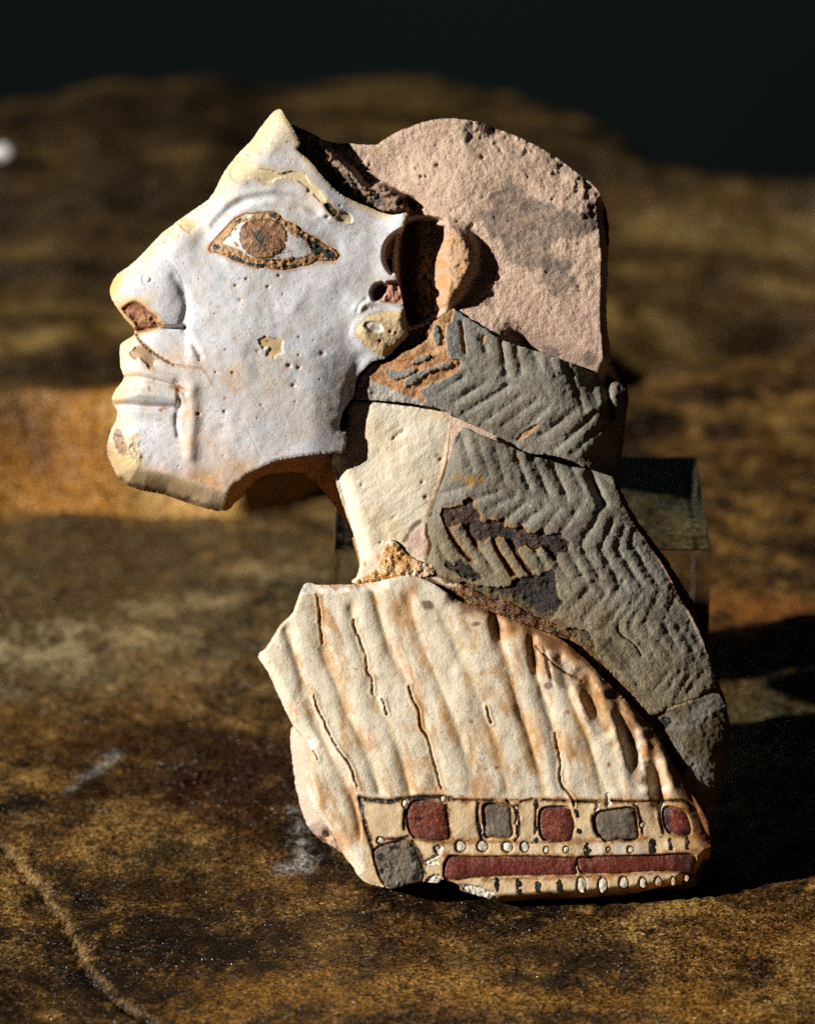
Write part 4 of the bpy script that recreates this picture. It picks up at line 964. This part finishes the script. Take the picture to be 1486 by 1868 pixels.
RED = [P(640,1440,6.755,[(700,330),(720,230),(770,160),(900,145),(1050,160),(1140,190),(1165,260),(1180,400),(1205,575),(1170,610),(1050,625),(880,605),(780,580),(720,480)]),
       P(860,1440,6.755,[(845,300),(900,235),(1050,225),(1190,235),(1225,330),(1250,430),(1225,560),(1200,625),(1050,640),(940,625),(870,580),(840,450)]),
       P(1070,1440,6.19,[(865,260),(900,205),(990,220),(1080,250),(1130,330),(1160,430),(1150,500),(1080,520),(1000,500),(920,470),(880,380)])]
GREY = [P(860,1440,6.755,[(145,240),(180,190),(280,180),(420,205),(470,250),(475,420),(500,510),(470,580),(370,590),(280,575),(180,575),(165,440)]),
        P(1070,1440,6.19,[(110,280),(200,250),(350,225),(500,215),(530,260),(560,450),(560,540),(460,560),(330,560),(220,580),(160,520),(110,440)]),
        P(640,1440,6.755,[(290,770),(400,690),(560,650),(680,640),(760,710),(830,860),(880,1020),(870,1120),(780,1150),(640,1180),(540,1215),(440,1190),(370,1090),(320,950)])]
BAR = [P(860,1440,6.755,[(-330,1000),(-310,890),(-240,830),(0,845),(300,840),(700,835),(1000,845),(1260,860),(1295,900),(1270,960),(1285,1025),(1240,1040),(1000,1045),(600,1050),(200,1065),(0,1075),(-120,1105),(-310,1090)]),
       P(1070,1440,6.19,[(-100,800),(-60,775),(200,765),(500,760),(800,755),(1000,740),(1200,750),(1200,850),(1170,925),(1000,915),(800,915),(560,925),(300,945),(100,940),(-60,925),(-90,860)])]
BEADS = [(694,1533,5.5,5),(840,1544,8,9.5),(880,1544,8,8.5),(925,1545,8,8.5),(957,1545,6.5,8),(996,1551,4,5),(1032,1550,4,5),(1109,1550,3,4),(1149,1550,4.5,5),(738,1466,4,6),(808,1457,4,5),
         (1060,1615,7,13),(1099,1615,7,12.5),(1137,1610,7,9),(1172,1611,6,9),(1200,1609,5.5,8),(1227,1608,3.5,7),(1252,1602,3.5,6),(1170,1504,4,5)]
DARKS = [(905,1614,4,15,-3),(945,1617,6,14,-6),(980,1618,5.5,12,2),(1020,1617,6,14,-6),(1069,1551,6,15,3),(1187,1544,6,15,0),(1221,1541,3.5,13,-5),(1251,1538,3.5,13,0),(1055,1516,5,6,0),(1050,1483,3.5,10,-15),(977,1468,4.5,8,-10),(976,1510,2.6,6,0),(977,1533,5,5.5,10)]
WHITES = [P(640,1440,6.755,[(1010,720),(1080,665),(1140,720),(1120,790),(1060,860),(1000,870),(1060,880),(1080,920),(920,950),(895,880),(960,850),(1040,800)]), P(640,1440,6.755,[(910,1130),(960,1080),(1000,1050),(1090,1050),(1140,1100),(1080,1150),(960,1140)]), P(860,1440,6.755,[(510,200),(550,200),(575,290),(560,420),(585,520),(575,580),(550,540),(550,440),(505,420),(545,350),(530,260)]), P(860,1440,6.755,[(65,420),(90,385),(145,450),(150,530),(110,540)]),
          P(1070,1440,6.19,[(205,120),(215,45),(240,40),(255,120),(290,160),(240,210),(200,190)]), P(1070,1440,6.19,[(80,240),(110,160),(150,145),(130,230),(100,260)]), P(1070,1440,6.19,[(500,150),(560,155),(590,230),(600,330),(585,330),(560,220)]), P(1070,1440,6.19,[(805,190),(840,130),(870,160),(830,260),(845,420),(825,400),(815,260)]), [(838,1612),(870,1617),(900,1628),(912,1644),(885,1636),(845,1624)]]
STROKES = [([(657,1455),(680,1460),(712,1462),(745,1456),(775,1454),(806,1455),(820,1457)], 4.2), ([(657,1458),(660,1475),(664,1497),(670,1515),(676,1534),(682,1555)], 3.6), ([(740,1478),(738,1495),(738,1512)], 3.2), ([(690,1536),(705,1531),(725,1531),(745,1526)], 2.6), ([(814,1470),(818,1500),(818,1525)], 3), ([(752,1535),(762,1552),(770,1570),(776,1600)], 2.4),
           ([(826,1458),(860,1460),(900,1460)], 1.6), ([(925,1460),(932,1470),(938,1472)], 2.4), ([(872,1466),(871,1490),(876,1520),(880,1532)], 2.8), ([(944,1470),(947,1500),(946,1525),(940,1533)], 2.2), ([(950,1463),(972,1457)], 1.6), ([(978,1460),(977,1490),(976,1520)], 1.8), ([(990,1459),(1032,1461)], 1.5), ([(1045,1462),(1070,1463),(1088,1463)], 2.0), ([(1082,1490),(1085,1510),(1092,1526)], 4.0), ([(1115,1461),(1160,1463),(1200,1461)], 1.6), ([(1162,1470),(1170,1500),(1172,1520)], 2.2), ([(1202,1462),(1204,1490),(1210,1520)], 3.0), ([(1208,1462),(1246,1461),(1262,1470)], 2.6), ([(1156,1475),(1160,1500),(1160,1528),(1140,1533)], 2.2)]
LINES = [[(826,1458),(1000,1460),(1090,1463),(1205,1461),(1262,1462)], [(780,1535),(850,1534),(960,1537),(1090,1535),(1210,1527),(1260,1524)], [(812,1560),(960,1563),(1090,1563),(1200,1558),(1270,1552)], [(880,1604),(1000,1601),(1100,1598),(1250,1590)], [(912,1640),(1000,1636),(1100,1632),(1200,1620),(1250,1610)]]
def resample_wob(c):
    p = resample(catmull(c, 5), 4, False)
    return p + np.stack([fbm(p[:, 0], p[:, 1], 14, 3, 227) * 2.2, 0 * p[:, 0]], 1)
def h_robe0(G):
    X, Y = G.X, G.Y
    h = 76 + 0 * X + 16 * G.gauss(820, 1330, 260, 240)
    h = h - 13 * sst(1090, 1290, X)
    band = sst(1462, 1440, Y + 0 * X)
    band = np.where(X < 660, 1, band)
    top = sst(1050, 1100, Y)
    d = G.dlines(VAL, 40, smooth=True) + G.n(50, 3, 211) * 2.6
    rl = np.clip(np.abs(d) / 24, 0, 1)
    fa = np.clip(0.75 + 0.6 * G.n(120, 2, 219), 0.25, 1.3)
    h = h - 5.8 * fa * (0.5 * np.exp(-(d / 7) ** 2) + 0.5 * (1 + np.cos(rl * math.pi)) * 0.5) * band * (0.35 + 0.65 * top)
    for v in VALD:
        dd = G.dline(v, 60, smooth=True) + G.n(18, 2, 218) * 1.5; ends = np.minimum(np.hypot(X - v[0][0], Y - v[0][1]), np.hypot(X - v[-1][0], Y - v[-1][1]))
        k = sst(-6, 48, ends); h = h - 15 * k * np.exp(-(dd / 13) ** 2) + 4 * k * np.exp(-((dd - 22) / 10) ** 2) * band
    h = h - 9 * G.gauss(906, 1150, 11, 28, -12) - 7 * G.gauss(973, 1198, 8, 30, -4) - 6 * G.gauss(1000, 1215, 4, 26, -14)
    return h + G.n(60, 3, 212) * 2.2 + G.n(18, 3, 213) * 0.3
def h_robe(G, s):
    X, Y = G.X, G.Y
    h = h_robe0(G)
    cr = G.dlines([resample_wob(c) for c in CRACKS], 12) + G.n(5, 2, 214) * 0.7
    h = h - 4.5 * np.exp(-(np.abs(cr) / np.clip(1.15 + 0.7 * G.n(22, 2, 226), 0.7, 2.2)) ** 2) + 1.4 * np.exp(-((cr - 4) / 3) ** 2)
    for q in RED + GREY + BAR: h = h - 6 * sst(-4.5, -1, G.sdf(catmull(q, 3, True), 14))
    for q in WHITES: h = h - 3.5 * sst(-0.5, 1.5, G.sdf(q, 10) + G.n(5, 2, 215)) + sst(0, 2, G.sdf(q, 10)) * G.n(5, 2, 216) * 1.4
    for q in STROKES: h = h - 3 * np.exp(-(G.dline(q[0], 12, smooth=True) / q[1]) ** 2)
    for (x, y, rx, ry) in BEADS: h = h - 3 * sst(1.7, 1.0, np.hypot((X - x) / rx, (Y - y) / ry))
    # left edge, chipped top, bottom roll
    le = G.dline([(472,1198),(504,1259),(527,1309),(561,1353),(558,1424),(568,1474),(612,1530),(654,1598),(690,1618)], 40); h = h - 16 * (1 - np.clip(le / 22, 0, 1)) ** 2
    tp = G.dline([(556,1065),(700,1061)], 30); h = h - 20 * (1 - np.clip((tp + G.n(20, 2, 217) * 3) / 17, 0, 1)) * sst(715, 670, X)
    bt = G.dline([(905,1648),(1000,1641),(1097,1635),(1159,1629),(1236,1615),(1268,1590),(1294,1562)], 40); h = h - 34 * (1 - np.clip(bt / 18, 0, 1)) ** 1.7
    ur = G.dline([(830,1093),(958,1140),(1040,1180),(1102,1240),(1180,1318),(1252,1434),(1292,1530)], 40); h = h - 9 * (1 - np.clip(ur / 22, 0, 1)) ** 1.5
    return h + G.n(7, 3, 218) * 0.14
def c_robe(G, s, h):
    X, Y = G.X, G.Y
    n0 = G.n(90, 4, 221); n1 = G.n(26, 4, 222); n2 = G.n(8, 3, 223); n3 = G.n(4, 2, 224)
    pt = Paint(G, (230, 212, 181), 0.42)
    d = G.dlines(VAL, 30, smooth=True)
    ca, sa = math.cos(math.radians(17)), math.sin(math.radians(17))
    al = X * sa + Y * ca; ac = X * ca - Y * sa
    nst = fbm(ac, al * 0.22, 15, 4, 228, 0.6); nsp = fbm(ac, al * 0.5, 36, 4, 229, 0.6)
    pt.mix((240, 228, 204), sst(6, 18, d + n1 * 6) * 0.65)
    pt.mix((214, 166, 108), sst(16, 2, d + n1 * 9) * sst(-0.6, 0.5, nsp) * 0.75)
    pt.mix((210, 162, 104), sst(0.05, 0.9, nsp + 0.3 * n1) * 0.7); pt.mix((192, 138, 82), sst(0.25, 1.0, nst + 0.5 * nsp) * 0.6)
    pt.mix((242, 234, 218), sst(0.15, 0.9, -nst + 0.4 * n2) * 0.55); pt.mix((238, 226, 204), sst(0.3, 0.9, n2) * 0.4); pt.mix((150, 100, 54), sst(0.75, 1.1, n2 + 0.2 * nsp) * 0.5)
    pt.mix((176, 120, 66), sst(0.9, 1.2, n3 + 0.3 * nsp) * 0.5)
    band = sst(1452, 1462, Y) * sst(655, 672, X)
    pt.mix((230, 196, 144), band * 0.7)
    cr = G.dlines([resample_wob(c) for c in CRACKS], 12) + G.n(5, 2, 214) * 0.7
    pt.mix((176, 122, 68), sst(6, 1, cr) * 0.45); pt.mix((58, 36, 22), np.exp(-(cr / np.clip(0.8 + 0.6 * G.n(22, 2, 226), 0.6, 2.0)) ** 2) * sst(-1.0, -0.2, n2 + 0.2) * 0.9)
    dd = G.dlines(VALD, 40, smooth=True); pt.mix((120, 74, 36), sst(14, 3, dd + n2 * 3) * 0.7)
    # resin soaked upper right border
    ur = G.dline([(830,1093),(958,1140),(1040,1180),(1102,1240),(1180,1318),(1252,1434),(1292,1530)], 90)
    pt.mix((196, 136, 72), sst(70, 8, ur + n1 * 26) * 0.75 * sst(800, 900, X)); pt.mix((116, 68, 28), sst(26, 2, ur + n1 * 18) * 0.75, 0.25)
    for (x, y, rx, ry, a, k) in [(780,1103,14,9,20,0.8),(1000,1250,10,8,0,0.7),(905,1148,12,26,-10,0.75),(973,1200,8,30,-4,0.8),(1024,1228,26,34,-20,0.6),(1064,1248,12,16,0,0.8),(868,1138,10,5,0,0.7),(1094,1290,12,40,-10,0.6),(1150,1330,10,40,-12,0.6),(1110,1265,18,14,40,0.7)]:
        pt.mix((92, 56, 26), np.clip(k * sst(0.3, 0.75, G.gauss(x, y, rx, ry, a) + 0.2 * n2), 0, 1), 0.3)
    pt.mix((224, 176, 110), 0.6 * G.gauss(1104, 1310, 12, 60, -14), 0.14)
    for q in ((858,1316),(1013,1364),(1035,1299),(1110,1395),(905,1400)): pt.mix((160, 98, 36), G.gauss(q[0], q[1], 4))
    # top chip
    tp = G.dline([(556,1065),(700,1061)], 40); m = sst(19, 14, tp + n1 * 4) * sst(700, 660, X)
    pt.mix((240, 234, 222), m); pt.mix((214, 170, 136), m * sst(14, 9, tp + n2 * 4) * sst(560, 590, X) * 0.8)
    # stains beside the drawn lines
    ln = G.dlines(LINES, 20); pt.mix((176, 112, 44), sst(8, 1, ln + n2 * 5) * 0.75 * sst(-0.6, 0.2, n1 + 0.3)); pt.mix((60, 40, 24), sst(2.2, 0.4, ln + n3 * 1.3) * sst(0.0, 0.5, n2) * 0.8)
    sq = np.full(G.shape, 14.0)
    for q in RED + GREY + BAR: sq = np.minimum(sq, -G.sdf(catmull(q, 3, True), 14))
    pt.mix((186, 130, 74), sst(9, 3, sq + n2 * 3) * 0.6); pt.mix((64, 40, 24), sst(5.0, 2.5, sq + n2 * 2.5) * 0.75 * sst(-0.9, 0.4, G.n(18, 3, 236)))
    for k, (q, w) in enumerate(STROKES):
        dl = G.dline(q, 16, smooth=True) + n2 * 1.6; pt.mix((140, 88, 40), sst(w + 5, w, dl) * 0.7); pt.mix((38, 40, 34), sst(w + 0.6, w - 0.8, dl) * sst(-1.1, -0.4, n3), 0.3)
    for (x, y, rx, ry) in BEADS:
        e = np.hypot((X - x) / (rx + 2.3), (Y - y) / (ry + 2.3)); pt.mix((176, 116, 54), sst(1.45, 1.0, e) * 0.5); pt.mix((48, 36, 24), sst(1.12, 0.92, e + n3 * 0.08))
    for k, q in enumerate(WHITES):
        w = G.sdf(q, 10) + G.n(5, 2, 215); pt.mix((120, 66, 26), np.exp(-((w + 0.3) / 1.2) ** 2) * 0.8); pt.mix((234, 226, 210), sst(-0.3, 1.2, w), 0.6)
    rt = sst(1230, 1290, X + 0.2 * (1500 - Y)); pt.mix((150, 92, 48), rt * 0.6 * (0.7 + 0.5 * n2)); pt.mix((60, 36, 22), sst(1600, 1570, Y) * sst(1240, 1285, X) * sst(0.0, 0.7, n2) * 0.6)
    pt.mix((236, 226, 210), sst(1535, 1541, Y) * sst(1562, 1556, Y) * sst(1074, 1080, X) * sst(1190, 1150, X) * 0.75 * (1 - sst(1.2, 0.9, np.minimum(np.abs(X - 1109) / 9, np.abs(X - 1149) / 9))))
    bt = G.dline([(912,1648),(1000,1641),(1097,1635),(1159,1629),(1236,1615)], 20); pt.mix((170, 98, 34), sst(12, 3, bt + n2 * 3) * 0.7)
    return pt
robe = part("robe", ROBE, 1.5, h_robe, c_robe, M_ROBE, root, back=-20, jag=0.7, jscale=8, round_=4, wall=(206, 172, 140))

def c_red(G, s, h):
    n1 = G.n(16, 3, 231); n2 = G.n(6, 3, 232); pt = Paint(G, (116, 48, 32), 0.38)
    pt.mix((142, 72, 48), sst(0, 0.8, n1) * 0.8); pt.mix((88, 58, 46), sst(0.1, 0.9, G.n(22, 4, 235)) * 0.8); pt.mix((62, 24, 18), sst(0.0, 0.8, n2) * 0.7); pt.mix((180, 120, 96), sst(0.4, 0.9, G.n(3, 2, 234)) * 0.35); pt.mix((90, 62, 60), sst(4, 1, s + n2 * 2) * 0.6); pt.mix((34, 26, 24), sst(0.62, 0.9, n1) * 0.8); pt.mix((196, 160, 140), sst(0.85, 1.1, n2) * 0.6)
    return pt
def c_red3(G, s, h):
    pt = c_red(G, s, h); pt.mix((40, 28, 24), sst(1226, 1216, G.X) * 0.9); pt.mix((150, 96, 60), sst(0, -8, (G.X - 1246) * -0.8 + (G.Y - 1490) * 0.4 + 4) * 0.6); pt.mix((30, 20, 18), G.gauss(1248, 1519, 9)); return pt
def c_bar(G, s, h):
    pt = c_red(G, s, h); pt.mix((116, 50, 38), 0.5 + 0 * G.X); pt.mix((150, 110, 104), 0.6 * sst(0.1, 0.8, G.n(14, 4, 233)) * G.gauss(1100, 1580, 60, 14)); pt.mix((40, 26, 20), sst(1190, 1265, G.X) * 0.8); return pt
def c_grey(G, s, h):
    n1 = G.n(14, 3, 241); n2 = G.n(6, 3, 242); pt = Paint(G, (122, 108, 92), 0.6)
    pt.mix((140, 128, 114), sst(0, 0.8, n1)); pt.mix((96, 82, 66), sst(0.2, 0.9, n2) * 0.6); pt.mix((60, 48, 36), sst(3.5, 0.8, s + n2 * 1.5) * 0.6); pt.mix((34, 32, 30), sst(0.72, 0.95, n1) * 0.9)
    return pt
def c_grey3(G, s, h):
    pt = c_grey(G, s, h); pt.mix((104, 90, 70), 0.35 + 0 * G.X); n = G.n(9, 3, 243)
    pt.mix((34, 30, 26), sst(0.4, 0.7, G.gauss(718, 1546, 11, 5) + G.gauss(693, 1563, 8, 8) + G.gauss(697, 1588, 8, 9) + G.gauss(756, 1570, 6, 22, -18) + G.gauss(756, 1600, 10, 9) + 0.3 * n)); pt.mix((176, 172, 164), G.gauss(754, 1579, 4, 5.5)); pt.mix((140, 136, 134), 0.7 * G.gauss(722, 1610, 8, 8)); return pt
RB = dict(back=10, round_=2.4, wall=(60, 40, 28), jag=0.9)
for k, q in enumerate(RED): sub("red_inlay", q, 1.2, -3.2, c_red3 if k == 2 else c_red, M_INLAY, robe, h_robe0, 2.5, 0.4, **RB)
for k, q in enumerate(GREY): sub("grey_inlay", q, 1.2, -3.4 if k < 2 else -2.5, c_grey3 if k == 2 else c_grey, M_INLAY, robe, h_robe0, 2.0, 0.5 if k < 2 else 1.1, **RB)
for q in BAR: sub("red_band", q, 1.3, -3.2, c_bar, M_INLAY, robe, h_robe0, 2.2, 0.45, **RB)
def c_bead(G, s, h):
    pt = Paint(G, (226, 216, 198), 0.5); pt.mix((178, 146, 100), sst(0.2, 0.9, G.n(5, 2, 251)) * 0.6); pt.mix((196, 156, 104), sst(1150, 1220, G.X) * 0.6); return pt
for k, (x, y, rx, ry) in enumerate(BEADS): sub("white_bead", ell(x, y, rx, ry, 0, 12, 0.12, k), 0.9, -2.0, c_bead, M_GLAZE, robe, h_robe0, 1.6, 0.9, back=20, round_=1.0, wall=(90, 60, 36), jag=0.5)
def c_dark(G, s, h):
    pt = Paint(G, (36, 40, 34), 0.28); pt.mix((70, 46, 26), sst(0.2, 0.8, G.n(6, 2, 252)) * 0.7); return pt
for k, (x, y, rx, ry, a) in enumerate(DARKS): sub("dark_inlay", ell(x, y, rx, ry, a, 12, 0.22, k), 0.9, 0.5, c_dark, M_INLAY, robe, h_robe0, 1.2, 1.0, back=20, round_=1.0, wall=(60, 40, 24), jag=0.9)

# ---- resin seam between robe, hair and neck ------------------------------------
SEAM = [(735,1050),(760,1046),(784,1050),(812,1058),(838,1066),(866,1078),(890,1090),(915,1096),(938,1104),(958,1116),(980,1128),(1000,1131),(1018,1138),(1042,1156),(1072,1186),(1104,1218),(1144,1258),(1178,1296),(1192,1320),(1214,1362),(1242,1406),(1264,1444),(1288,1482),(1294,1520),(1290,1524),(1278,1494),(1250,1450),(1226,1410),(1200,1364),(1176,1326),(1138,1288),(1098,1248),(1066,1216),(1036,1192),(1008,1172),(984,1160),(952,1146),(906,1128),(866,1114),(828,1098),(796,1074),(764,1058)]
def h_seam(G, s): return 51 + 0 * G.X + 9 * G.gauss(860, 1090, 160, 60) - 12 * sst(1060, 1290, G.X) + G.n(18, 4, 261, 0.6) * 2.6 + 3 * (1 - np.exp(-np.clip(s, 0, 99) / 5))
def c_seam(G, s, h):
    n1 = G.n(24, 4, 262); n2 = G.n(8, 3, 263)
    pt = Paint(G, (126, 78, 34), 0.25); pt.mix((196, 140, 70), sst(0.1, 0.8, n1) * 0.7); pt.mix((34, 22, 14), sst(-0.1, 0.6, n2) * 0.85); pt.mix((206, 172, 130), sst(0.6, 1.1, -n2 + 0.3) * 0.5)
    pt.mix((236, 220, 186), 0.85 * sst(0.3, 0.6, G.gauss(808, 1058, 26, 8, 26) + 0.2 * n2), 0.5); pt.mix((40, 24, 14), sst(6, 1, G.dline([(826,1098),(900,1127),(952,1146),(1000,1172),(1062,1216)], 10) + n2 * 3) * 0.8)
    pt.mix((170, 130, 84), sst(1150, 1230, G.X) * 0.5); return pt
part("resin_seam", SEAM, 1.5, h_seam, c_seam, M_RESIN, root, back=0, jag=1.6, jscale=9, round_=2, wall=(110, 66, 30))
GLUE = [(648,1063),(664,1052),(686,1038),(698,1012),(706,990),(716,984),(726,994),(742,1012),(768,1026),(786,1030),(792,1046),(770,1054),(736,1058),(700,1064),(668,1068)]
def h_glue(G, s): return 44 + 0 * G.X + 14 * sst(990, 1060, G.Y) + G.n(11, 3, 271, 0.6) * 4 + 4 * (1 - np.exp(-np.clip(s, 0, 99) / 6))
def c_glue(G, s, h):
    n1 = G.n(18, 3, 272); n2 = G.n(6, 3, 273); pt = Paint(G, (214, 160, 94), 0.16); pt.mix((232, 204, 160), sst(0, 0.8, n1) * 0.8); pt.mix((176, 112, 40), sst(0.2, 0.9, n2) * 0.6); pt.mix((244, 222, 186), sst(1000, 985, G.Y) * 0.8); pt.mix((236, 200, 170), sst(735, 775, G.X) * 0.7, 0.4); return pt
part("resin_drip", GLUE, 1.4, h_glue, c_glue, M_RESIN, root, back=0, jag=1.4, jscale=8, round_=2, wall=(196, 140, 80))

# ---- bright mineral grains lying in the rock surface ---------------------------
m, nt, b = new_mat("mica"); b.inputs["Base Color"].default_value = (0.8, 0.76, 0.66, 1); b.inputs["Metallic"].default_value = 0.2; b.inputs["Roughness"].default_value = 0.5
rs = np.random.RandomState(5)
gv = []; gt = []
def grain(p, r, nrm):
    n = Vector(nrm).normalized(); a = n.orthogonal().normalized(); c = n.cross(a); k = len(gv); q = rs.uniform(0, 6)
    for t in range(5):
        an = q + t * 1.2566; rr_ = r * rs.uniform(.7, 1.2)
        v = Vector(p) + a * math.cos(an) * rr_ + c * math.sin(an) * rr_ + n * r * 0.3; gv.append(tuple(v))
    gv.append(tuple(Vector(p) - n * r * 0.8))
    for t in range(5): gt.append((k + t, k + 5, k + (t + 1) % 5))
    gt.append((k, k + 1, k + 2)); gt.append((k, k + 2, k + 3)); gt.append((k, k + 3, k + 4))
xx = rs.uniform(-0.12, 0.12, 9000); yy = rs.uniform(-0.09, 0.20, 9000)
zz = ground_z(xx, yy); lim = ledge_y(xx) - 0.004
for x, y, z, l in zip(xx, yy, zz, lim):
    if y < l:
        nr = np.array([0, 0, 1.0]) + rs.normal(0, 0.55, 3)
        grain((x, y, z + 0.00003), 0.00004 + 0.00010 * rs.rand() ** 4, nr)
Vd = lambda p: (cam_pos - p) / np.linalg.norm(cam_pos - p)
for (px, py, z, r) in [(645,1835,0,0.00012),(1320,1842,0,0.00011)]:
    p = ray_hit(px, py, z); zz_ = ground_z(p[0:1], p[1:2])[0] if z == 0 else z + 0.003
    p[2] = zz_; hv = Lw + Vd(p); grain(p, r, hv / np.linalg.norm(hv) + rs.normal(0, 0.05, 3))
gv = np.array(gv); tag(mesh_obj("mineral_grains", gv, np.zeros((0, 4), int), m, None, None, False, gt), kind="stuff")
# pale blob added in place of a blurred glint far back on the ledge
for (px, py, r) in [(8, 279, 0.0028)]:
    p = ray_hit(px, py, H_L + 0.002)
    import bmesh
    bm = bmesh.new(); bmesh.ops.create_icosphere(bm, subdivisions=3, radius=r)
    for v in bm.verts:
        k = 1 + 0.16 * float(fbm(np.array([v.co.x]), np.array([v.co.y + v.co.z]), r * 0.8, 2, 7)[0]); v.co = Vector((v.co.x * k * 1.15, v.co.y * k, v.co.z * k * 0.75))
    me = bpy.data.meshes.new("glint_blob"); bm.to_mesh(me); bm.free()
    for pl in me.polygons: pl.use_smooth = True
    o = bpy.data.objects.new("glint_blob", me); COL.objects.link(o); o.location = p
    if "pale_glint" not in bpy.data.materials:
        mq, ntq, bq = new_mat("pale_glint"); bq.inputs["Base Color"].default_value = (0.8, 0.79, 0.75, 1); bq.inputs["Roughness"].default_value = 0.25
    me.materials.append(bpy.data.materials["pale_glint"])
    tag(o, "small pale blob standing in for a blurred glint on the rock ledge behind the fragment", "glint_blob")
